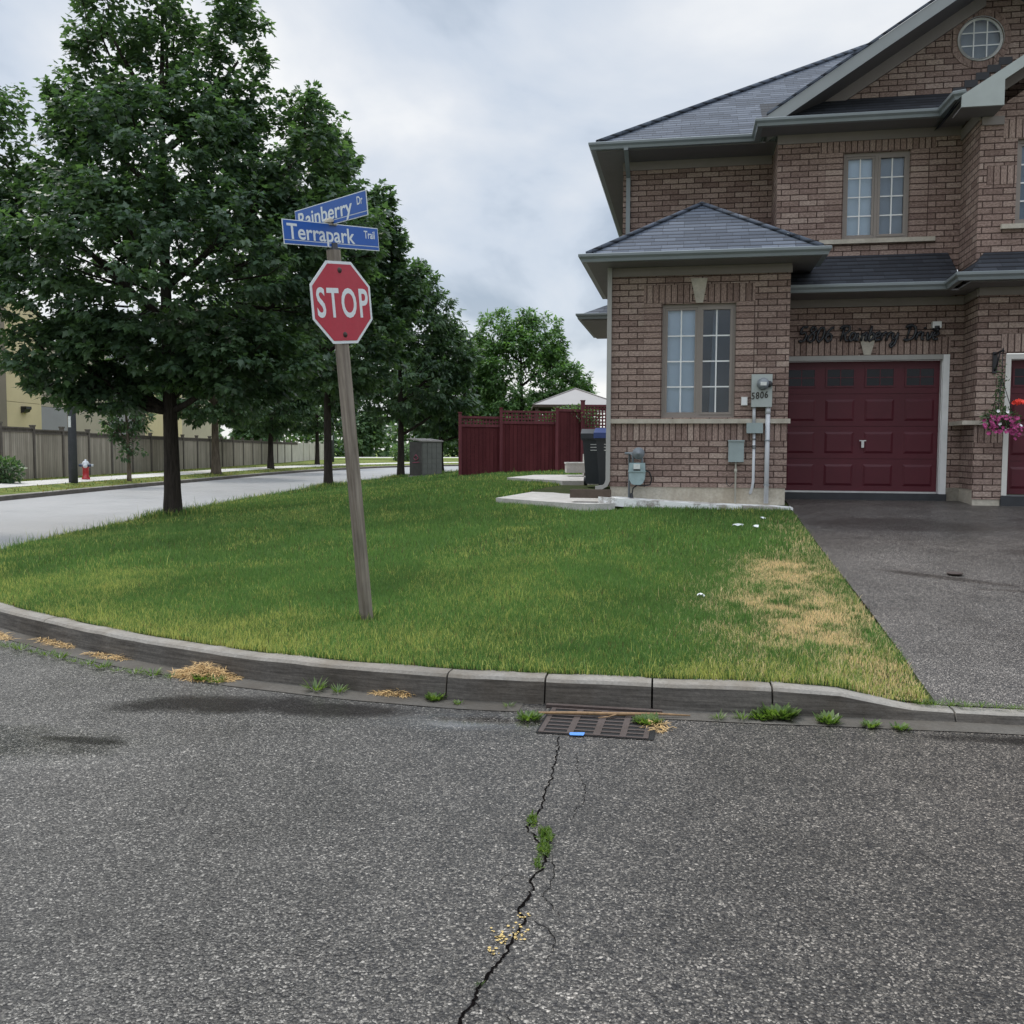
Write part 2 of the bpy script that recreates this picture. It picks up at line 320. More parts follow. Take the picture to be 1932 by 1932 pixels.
MT = dict(
    asphalt=mat_asphalt('asphalt'), asphaltp=mat_asphalt('pale_asphalt', pale=True), drive=mat_asphalt('driveway_asphalt', drive=True),
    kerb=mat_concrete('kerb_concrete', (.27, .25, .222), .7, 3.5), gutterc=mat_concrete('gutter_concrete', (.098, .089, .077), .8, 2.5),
    found=mat_concrete('foundation_concrete', (.50, .46, .385), .55, 2.0), slab=mat_concrete('slab_concrete', (.50, .48, .45), .25, 4.0, .7),
    slabp=mat_concrete('painted_slab', (.40, .37, .34), .3, 4.0, .7, (.80, .80, .79)), sillc=mat_concrete('cast_stone', (.50, .455, .385), .3, 8.0),
    walk=mat_concrete('sidewalk_concrete', (.56, .54, .50), .15, .6), polec=mat_concrete('pole_concrete', (.085, .09, .105), .2, 3.0),
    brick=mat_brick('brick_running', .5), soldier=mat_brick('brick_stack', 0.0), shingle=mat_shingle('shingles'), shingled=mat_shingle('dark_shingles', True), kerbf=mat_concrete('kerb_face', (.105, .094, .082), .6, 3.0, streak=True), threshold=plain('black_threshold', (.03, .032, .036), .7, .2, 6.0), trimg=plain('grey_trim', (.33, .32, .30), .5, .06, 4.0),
    fascia=plain('aluminium_fascia', (.255, .27, .275), .45, .08, 2.0), gutterm=plain('gutter_paint', (.20, .225, .235), .35, .08, 2.0),
    soffit=plain('soffit', (.16, .15, .15), .6, .06, 4.0), frieze=plain('frieze_board', (.225, .195, .18), .6, .06, 3.0),
    wframe=plain('window_frame_taupe', (.24, .205, .18), .5, .05, 6.0), white=plain('white_paint', (.74, .74, .73), .5, .05, 6.0),
    offwhite=plain('cream_trim', (.62, .60, .56), .5, .06, 4.0), blind=plain('blind_fabric', (.78, .82, .85), .7, .04, 3.0),
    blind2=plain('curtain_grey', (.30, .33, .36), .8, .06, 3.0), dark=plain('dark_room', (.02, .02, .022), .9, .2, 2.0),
    garage=plain('burgundy_paint', (.082, .0115, .0195), .48, .10, 2.2, 0.0, .35), black=plain('black_metal', (.018, .018, .022), .4, .2, 9.0),
    steel=plain('steel', (.55, .55, .55), .35, .1, 9.0, .9), meterg=plain('meter_enamel', (.36, .39, .375), .4, .06, 5.0),
    meterb=plain('grey_green_enamel', (.27, .32, .32), .45, .08, 5.0), gasm=plain('gas_meter_paint', (.27, .35, .36), .4, .12, 12.0),
    regul=plain('regulator_grey', (.20, .22, .24), .45, .2, 14.0), pvc=plain('pvc_grey', (.52, .53, .55), .45, .05, 6.0), pvcb=plain('pvc_beige', (.42, .40, .34), .5, .06, 6.0),
    bin=plain('bin_plastic', (.022, .027, .033), .45, .12, 6.0), binlid=plain('bin_lid_blue', (.02, .05, .20), .3, .1, 6.0),
    iron=mat_concrete('cast_iron', (.075, .056, .050), .7, 9.0, .6), pit=plain('dark_pit', (.004, .004, .004), .95, .1, 3.0),
    red=mat_paintsign('stop_red', (.40, .020, .042), .42, .12), blue=mat_paintsign('sign_blue', (.010, .088, .38), .42, .04), signw=mat_paintsign('sign_white', (.66, .70, .72), .4, .1),
    post=mat_wood('weathered_post', (.100, .080, .064), (.31, .27, .225), 2, 34.0), fence=mat_boards('fence_boards', (.21, .18, .145), (.43, .39, .325), .15),
    fencep=mat_wood('fence_post_wood', (.085, .072, .062), (.17, .15, .13), 2, 20.0), vinyl=mat_boards('pale_fence_boards', (.46, .43, .37), (.6, .57, .5), .2),
    redf=mat_boards('red_stain_boards', (.125, .034, .040), (.200, .060, .066), .14), redp=mat_wood('red_stain_wood', (.10, .028, .034), (.165, .048, .056), 2, 18.0),
    bark=mat_bark('bark', (.050, .042, .036)), barkl=mat_bark('pale_bark', (.16, .13, .10)),
    leaf=mat_leaf('maple_leaf', (.050, .090, .058), (.110, .180, .085), .42), leaff=mat_leaf('far_leaf', (.055, .100, .058), (.15, .235, .100), .34), leafb=mat_leaf('yard_leaf', (.068, .135, .055), (.19, .32, .105), .40),
    leafy=mat_leaf('weed_leaf', (.055, .105, .024), (.155, .215, .060), .35),
    blade=mat_blade('grass_blade'), soil=mat_soil('lawn_soil', (.035, .045, .016), (.05, .065, .02), (.09, .08, .035)),
    blvd=mat_soil('boulevard_turf', (.075, .115, .030), (.15, .18, .045), (.27, .25, .08)), field=mat_soil('field_turf', (.16, .22, .06), (.24, .30, .09), (.30, .34, .12)),
    straw=plain('straw', (.50, .33, .14), .8, .3, 30.0), crackm=plain('crack_dark', (.006, .005, .005), 1.0, .3, 20.0, 0.0, 0.0),
    yellow=plain('worn_yellow_paint', (.50, .36, .13), .7, .2, 60.0), paper=plain('paper_scrap', (.78, .80, .78), .7, .08, 30.0),
    stucco=plain('cream_stucco', (.62, .52, .31), .85, .06, .8), stucco2=plain('grey_beige_panel', (.42, .37, .28), .85, .06, .8), stucco3=plain('grey_panel', (.30, .295, .30), .85, .06, .8), pil=plain('brown_pilaster', (.22, .185, .14), .8, .08, 1.2),
    hydr=plain('hydrant_red', (.40, .018, .022), .4, .15, 9.0), hydt=plain('hydrant_bonnet', (.62, .64, .66), .4, .1, 9.0), hydb=plain('hydrant_collar', (.035, .05, .09), .45, .1, 9.0),
    box=plain('mailbox_grey', (.125, .128, .115), .5, .12, 3.0), boxd=plain('mailbox_side', (.055, .052, .048), .55, .25, 5.0), graf=plain('graffiti', (.24, .05, .085), .6, .3, 9.0),
    tin=plain('metal_roof', (.27, .25, .235), .4, .06, 2.0), petal=plain('pink_petal', (.36, .045, .17), .6, .3, 30.0), petal2=plain('red_petal', (.80, .06, .035), .6, .15, 30.0), petalw=plain('white_petal', (.8, .76, .78), .6, .1, 30.0),
    glass=mat_glass('window_glass'), gglass=plain('dark_glass', (.008, .009, .014), .12, .2, 1.5, 0.0, .25), brass=plain('dark_bronze_letters', (.022, .024, .030), .35, .1, 20.0),
    num=plain('number_black', (.03, .026, .02), .5, .1, 20.0), wood=plain('brown_timber', (.085, .06, .045), .8, .2, 8.0), bluep=plain('blue_wrapper', (.05, .22, .62), .4, .1, 20.0),
    stick=plain('stick_bark', (.26, .16, .08), .8, .25, 30.0), label=plain('label_white', (.62, .63, .60), .6, .1, 20.0), conduit=plain('black_hose', (.012, .012, .013), .5, .2, 20.0),
)

# ------------------------------------------------------------------ mesh helpers
class MB:
    def __init__(s): s.v, s.f, s.uv, s.mi, s.sm = [], [], [], [], []
    def poly(s, pts, uv=None, mi=0, smooth=False):
        i = len(s.v); s.v += [tuple(p) for p in pts]; s.f.append(tuple(range(i, i + len(pts))))
        s.uv += list(uv) if uv else [(p[0], p[2] if len(p) > 2 else 0) for p in pts]
        s.mi.append(mi); s.sm.append(smooth)
    def box(s, a, b, mi=0):
        (x0, y0, z0), (x1, y1, z1) = a, b
        P = lambda *q: s.poly([q[0], q[1], q[2], q[3]], None, mi)
        def F(pts, ax):
            uv = [((p[1], p[2]) if ax == 0 else (p[0], p[2]) if ax == 1 else (p[0], p[1])) for p in pts]
            s.poly(pts, uv, mi)
        F([(x0, y0, z0), (x1, y0, z0), (x1, y0, z1), (x0, y0, z1)], 1)
        F([(x1, y1, z0), (x0, y1, z0), (x0, y1, z1), (x1, y1, z1)], 1)
        F([(x0, y1, z0), (x0, y0, z0), (x0, y0, z1), (x0, y1, z1)], 0)
        F([(x1, y0, z0), (x1, y1, z0), (x1, y1, z1), (x1, y0, z1)], 0)
        F([(x0, y0, z1), (x1, y0, z1), (x1, y1, z1), (x0, y1, z1)], 2)
        F([(x0, y1, z0), (x1, y1, z0), (x1, y0, z0), (x0, y0, z0)], 2)
    def prism(s, pts, d, mi=0):
        """closed polygon extruded by vector d"""
        q = [tuple(a + b for a, b in zip(p, d)) for p in pts]; n = len(pts)
        s.poly(pts, None, mi); s.poly(q[::-1], None, mi)
        for i in range(n):
            j = (i + 1) % n
            s.poly([pts[j], pts[i], q[i], q[j]], None, mi)
    def tube(s, pts, rad, n=8, mi=0, cap=True):
        pts = [Vector(p) for p in pts]
        if not isinstance(rad, (list, tuple)): rad = [rad] * len(pts)
        rings = []; base = len(s.v); ref = None
        for i, p in enumerate(pts):
            d = (pts[min(i + 1, len(pts) - 1)] - pts[max(i - 1, 0)]).normalized()
            if ref is None:
                ref = Vector((0, 0, 1)) if abs(d.z) < .9 else Vector((1, 0, 0))
            x = d.cross(ref).normalized(); y = x.cross(d).normalized(); ref = y
            for k in range(n):
                a = 2 * math.pi * k / n
                s.v.append(tuple(p + (x * math.cos(a) + y * math.sin(a)) * rad[i]))
        def face(ids, sm=True):
            s.f.append(tuple(ids)); s.mi.append(mi); s.sm.append(sm)
            for k in ids:
                v = s.v[k]; s.uv.append((v[0], v[2]))
        for i in range(len(pts) - 1):
            for k in range(n):
                a = base + i * n + k; b = base + i * n + (k + 1) % n
                face((a, a + n, b + n, b))
        if cap:
            face([base + k for k in range(n)], False); face([base + (len(pts) - 1) * n + k for k in range(n)][::-1], False)
    def lathe(s, prof, n=20, c=(0, 0, 0), axis='z', mi=0, smooth=True):
        base = len(s.v)
        for (r, h) in prof:
            for k in range(n):
                a = 2 * math.pi * k / n
                p = (r * math.cos(a), r * math.sin(a), h) if axis == 'z' else (r * math.cos(a), -h, r * math.sin(a)) if axis == 'y' else (h, r * math.cos(a), r * math.sin(a))
                s.v.append(tuple(u + w for u, w in zip(p, c)))
        for i in range(len(prof) - 1):
            for k in range(n):
                a = base + i * n + k; b = base + i * n + (k + 1) % n
                ids = (a, b, b + n, a + n)
                s.f.append(ids); s.mi.append(mi); s.sm.append(smooth)
                for q in ids: s.uv.append((s.v[q][0], s.v[q][2]))
    def build(s, name, mats, parent=None, bevel=0.0, loc=None, rz=None):
        me = bpy.data.meshes.new(name)
        me.from_pydata(s.v, [], s.f)
        if not isinstance(mats, (list, tuple)): mats = [mats]
        for m in mats: me.materials.append(MT[m] if isinstance(m, str) else m)
        me.polygons.foreach_set('material_index', s.mi)
        me.polygons.foreach_set('use_smooth', s.sm)
        u = me.uv_layers.new(name='UVMap')
        u.data.foreach_set('uv', np.array(s.uv, dtype=np.float32).ravel())
        me.update()
        o = bpy.data.objects.new(name, me); COL.objects.link(o)
        if parent is not None: o.parent = parent
        if loc is not None: o.location = loc
        if rz is not None: o.rotation_euler = (0, 0, rz)
        if bevel:
            md = o.modifiers.new('bevel', 'BEVEL'); md.width = bevel; md.segments = 2; md.limit_method = 'ANGLE'
        return o

def npmesh(name, V, loops, starts, totals, mat, parent=None, tint=None, smooth=False):
    me = bpy.data.meshes.new(name)
    me.vertices.add(len(V)); me.vertices.foreach_set('co', np.ascontiguousarray(V, dtype=np.float32).ravel())
    me.loops.add(len(loops)); me.loops.foreach_set('vertex_index', np.ascontiguousarray(loops, dtype=np.int32))
    me.polygons.add(len(starts)); me.polygons.foreach_set('loop_start', np.ascontiguousarray(starts, dtype=np.int32))
    me.polygons.foreach_set('loop_total', np.ascontiguousarray(totals, dtype=np.int32))
    if smooth: me.polygons.foreach_set('use_smooth', np.ones(len(starts), dtype=bool))
    me.update(calc_edges=True)
    if tint is not None:
        a = me.color_attributes.new('tint', 'FLOAT_COLOR', 'POINT')
        a.data.foreach_set('color', np.ascontiguousarray(tint, dtype=np.float32).ravel())
    me.materials.append(MT[mat] if isinstance(mat, str) else mat)
    o = bpy.data.objects.new(name, me); COL.objects.link(o)
    if parent is not None: o.parent = parent
    return o

def tag(o, label=None, cat=None, group=None, kind=None):
    if label: o['label'] = label
    if cat: o['category'] = cat
    if group: o['group'] = group
    if kind: o['kind'] = kind
    return o
def empty(name, loc, label, cat, group=None, rz=0.0):
    o = bpy.data.objects.new(name, None); COL.objects.link(o)
    o.location = loc; o.rotation_euler = (0, 0, rz); o.empty_display_size = .2
    return tag(o, label, cat, group)
def struct(o): o['kind'] = 'structure'; return o

YAW = R(10.5)
HO = Vector((1.46, 14.4, 0.0))
EU = Vector((math.cos(YAW), -math.sin(YAW), 0)); EV = Vector((math.sin(YAW), math.cos(YAW), 0))
def hp(u, v, z=0.0): return HO + EU * u + EV * v + Vector((0, 0, z))
def uvof(x, y):
    dx, dy = x - HO.x, y - HO.y
    return dx * EU.x + dy * EU.y, dx * EV.x + dy * EV.y

# ------------------------------------------------------------------ ground plan
def catmull(pts, step=.12):
    P = [Vector((*p, 0)) for p in pts]; out = []
    P = [P[0] * 2 - P[1]] + P + [P[-1] * 2 - P[-2]]
    for i in range(1, len(P) - 2):
        n = max(2, int((P[i + 1] - P[i]).length / step))
        for k in range(n):
            t = k / n
            a, b, c, d = P[i - 1], P[i], P[i + 1], P[i + 2]
            out.append(.5 * ((2 * b) + (c - a) * t + (2 * a - 5 * b + 4 * c - d) * t * t + (3 * b - a - 3 * c + d) * t ** 3))
    out.append(P[-2]); return out
KP = [(12.0, 3.74), (9.0, 4.26), (6.5, 4.70), (4.5, 5.05), (3.2, 5.26), (2.2, 5.42), (1.42, 5.53), (.84, 5.61), (.2, 5.72), (-.41, 5.84), (-1.09, 6.05), (-1.77, 6.32), (-2.34, 6.64),
      (-3.05, 7.08), (-3.83, 7.67), (-4.35, 8.08), (-5.1, 8.78), (-5.9, 9.75), (-6.55, 11.0), (-6.95, 12.5), (-7.2, 15.0), (-7.35, 18.5), (-7.38, 23.0), (-7.25, 29.0), (-6.95, 36.0), (-5.9, 46.0),
      (-4.3, 57.0), (-1.6, 67.0), (3.0, 75.0), (10.0, 81.0), (22.0, 86.0)]
K = catmull(KP, .12)
def offs(line, d):
    out = []
    for i, p in enumerate(line):
        t = (line[min(i + 1, len(line) - 1)] - line[max(i - 1, 0)]).normalized()
        out.append(p + Vector((t.y, -t.x, 0)) * d)       # right of travel = lot side
    return out
KA = np.array([(p.x, p.y) for p in K])
def seg_dist(X, Y, line):
    """distance from points to polyline"""
    P = np.stack([X, Y], 1); best = np.full(len(P), 1e9)
    L = line[::4]
    for a, b in zip(L[:-1], L[1:]):
        ab = b - a; q = P - a
        t = np.clip((q @ ab) / (ab @ ab + 1e-9), 0, 1)
        d = np.hypot(q[:, 0] - t * ab[0], q[:, 1] - t * ab[1]); best = np.minimum(best, d)
    return best
iS = int(np.argmin(np.hypot(KA[:, 0] + 5.5, KA[:, 1] - 9.2)))
def vnoise(X, Y, s, seed=0):
    X = X * s; Y = Y * s
    xi, yi = np.floor(X).astype(int), np.floor(Y).astype(int); fx, fy = X - xi, Y - yi
    fx, fy = fx * fx * (3 - 2 * fx), fy * fy * (3 - 2 * fy)
    h = lambda a, b: np.modf(np.abs(np.sin(a * 127.1 + b * 311.7 + seed * 74.7) * 43758.5453))[0]
    return (h(xi, yi) * (1 - fx) + h(xi + 1, yi) * fx) * (1 - fy) + (h(xi, yi + 1) * (1 - fx) + h(xi + 1, yi + 1) * fx) * fy
def fbm(X, Y, s, seed=0): return (vnoise(X, Y, s, seed) + .5 * vnoise(X, Y, s * 2.1, seed + 1) + .25 * vnoise(X, Y, s * 4.3, seed + 2)) / 1.75
def lot_z(X, Y):
    X = np.asarray(X, float); Y = np.asarray(Y, float)
    d1 = seg_dist(X, Y, KA[:iS + 5]); d2 = seg_dist(X, Y, KA[iS - 4:]) * 1.35
    d = np.maximum(0, np.minimum(d1, d2) - .18)
    z = np.interp(d, [0, 1.0, 2.3, 3.4, 4.8, 6.2, 8, 9, 12], [.158, .20, .285, .365, .455, .575, .695, .765, .81])
    z = z + (fbm(X, Y, .7, 3) - .5) * .05 * np.clip(d, 0, 1)
    u = (X - HO.x) * EU.x + (Y - HO.y) * EU.y
    zk = np.interp(u, [1.75, 2.05, 2.45, 2.7], [.158, .150, .068, .058])
    near = np.clip(1 - d / .55, 0, 1) * ((Y < 9) & (u > 1.7))
    return z * (1 - near) + np.minimum(z, zk) * near
def drive_z(v): return float(np.interp(v, [-9.0, -8.75, -8.45, -7.57, -6.37, -5.3, -3.91, -2.54, -.75, .4, .98], [.03, .045, .068, .165, .265, .345, .43, .54, .67, .78, .80]))

# base ground to the horizon
g = MB(); g.poly([(-900, -300, -.08), (900, -300, -.08), (900, 1200, -.08), (-900, 1200, -.08)]); struct(g.build('ground', 'field'))

# road sheet
FARK = [(-14.6, -40.0), (-14.6, -25.0), (-14.6, -10.0), (-14.6, 2.0), (-14.6, 12.0), (-14.65, 20.0), (-14.75, 28.0), (-14.7, 36.0), (-14.4, 46.0), (-14.0, 58.0), (-12.6, 69.0), (-9.8, 80.0), (-4.8, 88.0), (4.0, 93.5), (16.0, 97.0), (40.0, 100.0)]
FK = catmull(FARK, .6)
bm = bmesh.new()
vs = [bm.verts.new((p.x, p.y, 0)) for p in FK] + [bm.verts.new((60, 100, 0)), bm.verts.new((60, -40, 0))]
bm.faces.new(vs); bmesh.ops.triangulate(bm, faces=bm.faces[:])
me = bpy.data.meshes.new('road'); bm.to_mesh(me); bm.free(); me.materials.append(MT['asphalt'])
if me.polygons[0].normal.z < 0: me.flip_normals()
o = bpy.data.objects.new('road', me); COL.objects.link(o); struct(o)
# older, paler side street; grazing sky reflection also put into its colour
bm = bmesh.new()
pp = [p for p in FK if p.y > 9.3]
vs = [bm.verts.new((p.x, p.y, .004)) for p in pp] + [bm.verts.new((60, 100, .004)), bm.verts.new((60, 70, .004)), bm.verts.new((5, 50, .004)), bm.verts.new((0, 20, .004)), bm.verts.new((-3, 9.3, .004))]
bm.faces.new(vs); bmesh.ops.triangulate(bm, faces=bm.faces[:])
me = bpy.data.meshes.new('side_street'); bm.to_mesh(me); bm.free(); me.materials.append(MT['asphaltp'])
if me.polygons[0].normal.z < 0: me.flip_normals()
o = bpy.data.objects.new('side_street', me); COL.objects.link(o); struct(o)

# kerb: profile swept along K in blocks with open joints
joints = [-3.8, -.47, .2, .84, 1.55, 2.5]
def kerb_h(p):
    u, v = uvof(p.x, p.y)
    if p.y > 20: return 1.0
    return float(np.interp(u, [1.75, 2.05, 2.45, 2.7], [1.0, .95, .42, .36])) if u > 1.7 and u < 9 else 1.0
def sweep_kerb(line, hfun, w=.17, mi=0, mb=None, flip=1):
    mb = mb or MB(); ring = []
    for i, p in enumerate(line):
        t = (line[min(i + 1, len(line) - 1)] - line[max(i - 1, 0)]).normalized(); n = Vector((t.y, -t.x, 0)) * flip
        h = hfun(p)
        jg = .0035 * math.sin(i * 1.7) + .003 * math.sin(i * 4.1 + 1) + rng.normal(0, .0012)
        h = h * (1 + .012 * math.sin(i * .9) + rng.normal(0, .006)); n = n * 1.0; p = p + n * jg
        prof = [(-.004, -.06), (0, 0), (.022, .10 * h), (.030, .132 * h), (.048, .150 * h), (.075, .156 * h), (w, .158 * h), (w, -.06)]
        ring.append([p + n * a + Vector((0, 0, b)) for a, b in prof])
    for a, b in zip(ring[:-1], ring[1:]):
        for k in range(7):
            f = [a[k], a[k + 1], b[k + 1], b[k]]
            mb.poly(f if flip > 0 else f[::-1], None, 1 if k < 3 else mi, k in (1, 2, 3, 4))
    mb.poly(ring[0][::-1] if flip > 0 else ring[0], None, mi); mb.poly(ring[-1] if flip > 0 else ring[-1][::-1], None, mi)
    return mb
kb = MB(); cuts = []
for j in joints: cuts.append(int(np.argmin(np.abs(KA[:, 0] - j) + 10 * (KA[:, 1] > 9))))
i0 = max(cuts); a = cuts[joints.index(2.5)] - 20
while a > 5: cuts.append(a); a -= 20
a = cuts[0] + 18
while a < len(K) - 12: cuts.append(a); a += 20
cuts = sorted(set([0] + cuts + [len(K) - 1]))
for a, b in zip(cuts[:-1], cuts[1:]):
    seg = K[a:b + 1]
    if len(seg) < 2: continue
    seg = list(seg)
    seg[0] = seg[0] + (seg[1] - seg[0]).normalized() * .006; seg[-1] = seg[-1] - (seg[-1] - seg[-2]).normalized() * .006
    sweep_kerb(seg, kerb_h, .17, 0, kb)
struct(kb.build('kerb', ['kerb', 'kerbf']))  # front face darker: damp stain, with its shade also put into the colour
fk = MB(); sweep_kerb(FK, lambda p: 1.0, .17, 0, fk, -1); struct(fk.build('kerb', ['kerb', 'kerbf']))
# concrete gutter strip in front of the near kerb (stops either side of the grate)
gm = MB()
Ko = offs(K, -.22); Ki = offs(K, .002)
for i in range(len(K) - 1):
    xm = (K[i].x + K[i + 1].x) / 2
    if .10 < xm < .80 and K[i].y < 7: continue
    wv = .04 * (math.sin(K[i].x * 3.1) + math.sin(K[i].x * 7.7)) * .5
    wv2 = .04 * (math.sin(K[i + 1].x * 3.1) + math.sin(K[i + 1].x * 7.7)) * .5
    def lp(j, w): q = Ko[j] + (Ki[j] - Ko[j]) * (.0 + w); return q
    p = [lp(i, wv + .1), Ki[i], Ki[i + 1], lp(i + 1, wv2 + .1)]
    gm.poly([(q.x, q.y, .004) for q in p])
struct(gm.build('gutter_strip', 'gutterc'))

# lot terrain
KB = offs(K, .165)
KB = offs(K, .15)
bound = [(p.x, p.y) for p in KB[::2]]
# clip: begin at driveway edge
bound = [q for q in bound if not (uvof(*q)[0] > 2.60 and q[1] < 9)]
e0 = hp(2.64, -8.53); e1 = hp(2.64, 1.2); e2 = hp(14, 1.2)
poly = [(e0.x, e0.y)] + bound + [(60, 84), (60, 20), (e2.x, e2.y), (e1.x, e1.y)]
def inside(X, Y, poly):
    P = np.array(poly); c = np.zeros(len(X), bool); j = len(P) - 1
    for i in range(len(P)):
        xi, yi, xj, yj = P[i, 0], P[i, 1], P[j, 0], P[j, 1]
        if yi != yj:
            c ^= ((yi > Y) != (yj > Y)) & (X < (xj - xi) * (Y - yi) / (yj - yi) + xi)
        j = i
    return c
gx, gy = np.meshgrid(np.arange(-7.5, 6, .33), np.arange(5.4, 40, .33)); gx, gy = gx.ravel(), gy.ravel()
gx2, gy2 = np.meshgrid(np.arange(-7.5, 30, 2.5), np.arange(41, 84, 2.5)); gx = np.concatenate([gx, gx2.ravel()]); gy = np.concatenate([gy, gy2.ravel()])
ok = inside(gx, gy, poly); gx, gy = gx[ok], gy[ok]
dk = np.hypot(gx[:, None] - np.array(poly)[None, :, 0], gy[:, None] - np.array(poly)[None, :, 1]).min(1); ok = dk > .15; gx, gy = gx[ok], gy[ok]
co2 = [Vector(p) for p in poly] + [Vector(p) for p in zip(gx, gy)]
n_b = len(poly)
res = geometry.delaunay_2d_cdt(co2, [(i, (i + 1) % n_b) for i in range(n_b)], [list(range(n_b))], 1, 1e-4)
RV = np.array([(v.x, v.y) for v in res[0]])
RZ = lot_z(RV[:, 0], RV[:, 1])
uu = (RV[:, 0] - HO.x) * EU.x + (RV[:, 1] - HO.y) * EU.y; vv = (RV[:, 0] - HO.x) * EV.x + (RV[:, 1] - HO.y) * EV.y
edge = (uu > 2.2) & (vv < 1.1)
dz = np.array([drive_z(v) + .012 for v in vv])
w = np.clip((uu - 2.2) / .44, 0, 1) * edge
RZ = RZ * (1 - w) + dz * w
def lawn_z(X, Y):
    X = np.asarray(X, float); Y = np.asarray(Y, float); z = lot_z(X, Y)
    u = (X - HO.x) * EU.x + (Y - HO.y) * EU.y; v = (X - HO.x) * EV.x + (Y - HO.y) * EV.y
    w = np.clip((u - 2.2) / .44, 0, 1) * (v < 1.1)
    dzz = np.interp(v, [-9.0, -8.75, -8.45, -7.57, -6.37, -5.3, -3.91, -2.54, -.75, .4, .98], [.03, .045, .068, .165, .265, .345, .43, .54, .67, .78, .80]) + .012
    return z * (1 - w) + dzz * w
def lz(x, y): return float(lawn_z(np.array([x]), np.array([y]))[0])
me = bpy.data.meshes.new('lawn')
me.from_pydata([(a, b, c) for (a, b), c in zip(RV, RZ)], [], [tuple(f) for f in res[2]]); me.materials.append(MT['soil'])
me.polygons.foreach_set('use_smooth', [True] * len(me.polygons)); me.update()
o = bpy.data.objects.new('lawn', me); COL.objects.link(o); struct(o)

# driveway
dm = MB(); vl = [-8.53 + .2 * i for i in range(51)]; vl = [v for v in vl if v < .98] + [.98]
for a, b in zip(vl[:-1], vl[1:]):
    for u0, u1 in ((2.64, 4), (4, 6), (6, 9), (9, 14)):
        c = [hp(u0, a, drive_z(a)), hp(u1, a, drive_z(a)), hp(u1, b, drive_z(b)), hp(u0, b, drive_z(b))]
        if a < -8.6 : pass
        dm.poly(c, None, 0, True)
dm2 = dm
# trim the part that would cover the kerb: start just behind it
dm = MB()
for a, b in zip(vl[:-1], vl[1:]):
    if a < -8.54: continue
    for u0, u1 in ((2.64, 4), (4, 6), (6, 9), (9, 14)):
        dm.poly([hp(u0, a, drive_z(a)), hp(u1, a, drive_z(a)), hp(u1, b, drive_z(b)), hp(u0, b, drive_z(b))], None, 0, True)
struct(dm.build('driveway', 'drive'))

# far side: boulevard, sidewalk
bv = MB(); fo = offs(FK, -.17); f1 = offs(FK, -1.35); f2 = offs(FK, -2.75); f3 = offs(FK, -12.0)
def zq(p, z): return (p.x, p.y, z)
for i in range(len(FK) - 1):
    bv.poly([zq(fo[i], .155), zq(fo[i + 1], .155), zq(f1[i + 1], .27), zq(f1[i], .27)], None, 0, True)
    bv.poly([zq(f1[i], .27), zq(f1[i + 1], .27), zq(f2[i + 1], .33), zq(f2[i], .33)], None, 0, True)
    bv.poly([zq(f2[i], .33), zq(f2[i + 1], .33), zq(f3[i + 1], .50), zq(f3[i], .50)], None, 0, True)
struct(bv.build('boulevard', 'blvd'))
sw = MB()
for i in range(len(FK) - 1):
    sw.poly([zq(f1[i], .282), zq(f1[i + 1], .282), zq(f2[i + 1], .342), zq(f2[i], .342)], None, 0, True)
    sw.poly([zq(f1[i], .22), zq(f1[i + 1], .22), zq(f1[i + 1], .282), zq(f1[i], .282)], None, 0)
struct(sw.build('sidewalk', 'walk'))
# park path and rise beyond the bend
pk = MB()
pk.poly([(-16, 100, .32), (30, 112, .32), (30, 116, .36), (-17, 104, .36)])
pk.poly([(-26, 118, .42), (30, 140, .42), (30, 147, .46), (-26, 125, .46)])
struct(pk.build('park_path', 'walk'))
fl = MB()
for a, b, z0, z1 in ((96.5, 240, .30, .9),):
    fl.poly([(-60, a, z0 - .1), (80, a + 10, z0 - .1), (120, b, z1 - .6), (-120, b, z1 - .6)])
struct(fl.build('park_field', 'field'))

# ------------------------------------------------------------------ lawn grass
def blades(name, X, Y, Z, Hh, Wd, tint, label=None):
    n = len(X); az = rng.uniform(0, 2 * np.pi, n); lean = np.abs(rng.normal(0, .55, n)) + .10
    la = rng.uniform(0, 2 * np.pi, n)
    sx, sy = np.cos(az) * Wd / 2, np.sin(az) * Wd / 2
    lx, ly = np.cos(la), np.sin(la)
    V = np.zeros((n, 5, 3), np.float32)
    V[:, 0] = np.stack([X - sx, Y - sy, Z - .01], 1); V[:, 1] = np.stack([X + sx, Y + sy, Z - .01], 1)
    m = .55 * Hh; b1 = np.sin(lean * .5) * m
    mx_, my_, mz_ = X + lx * b1, Y + ly * b1, Z + np.cos(lean * .5) * m
    V[:, 2] = np.stack([mx_ + sx * .8, my_ + sy * .8, mz_], 1); V[:, 3] = np.stack([mx_ - sx * .8, my_ - sy * .8, mz_], 1)
    b2 = b1 + np.sin(np.minimum(lean * 1.5, 1.5)) * (Hh - m)
    V[:, 4] = np.stack([X + lx * b2, Y + ly * b2, mz_ + np.cos(np.minimum(lean * 1.5, 1.5)) * (Hh - m)], 1)
    base = np.arange(n)[:, None] * 5
    loops = (base + np.array([0, 1, 2, 3, 3, 2, 4])[None]).ravel()
    starts = (np.arange(n)[:, None] * 7 + np.array([0, 4])[None]).ravel(); totals = np.tile([4, 3], n)
    tv = np.repeat(tint[:, None, :], 5, 1)
    return npmesh(name, V.reshape(-1, 3), loops, starts, totals, 'blade', None, tv.reshape(-1, 4))
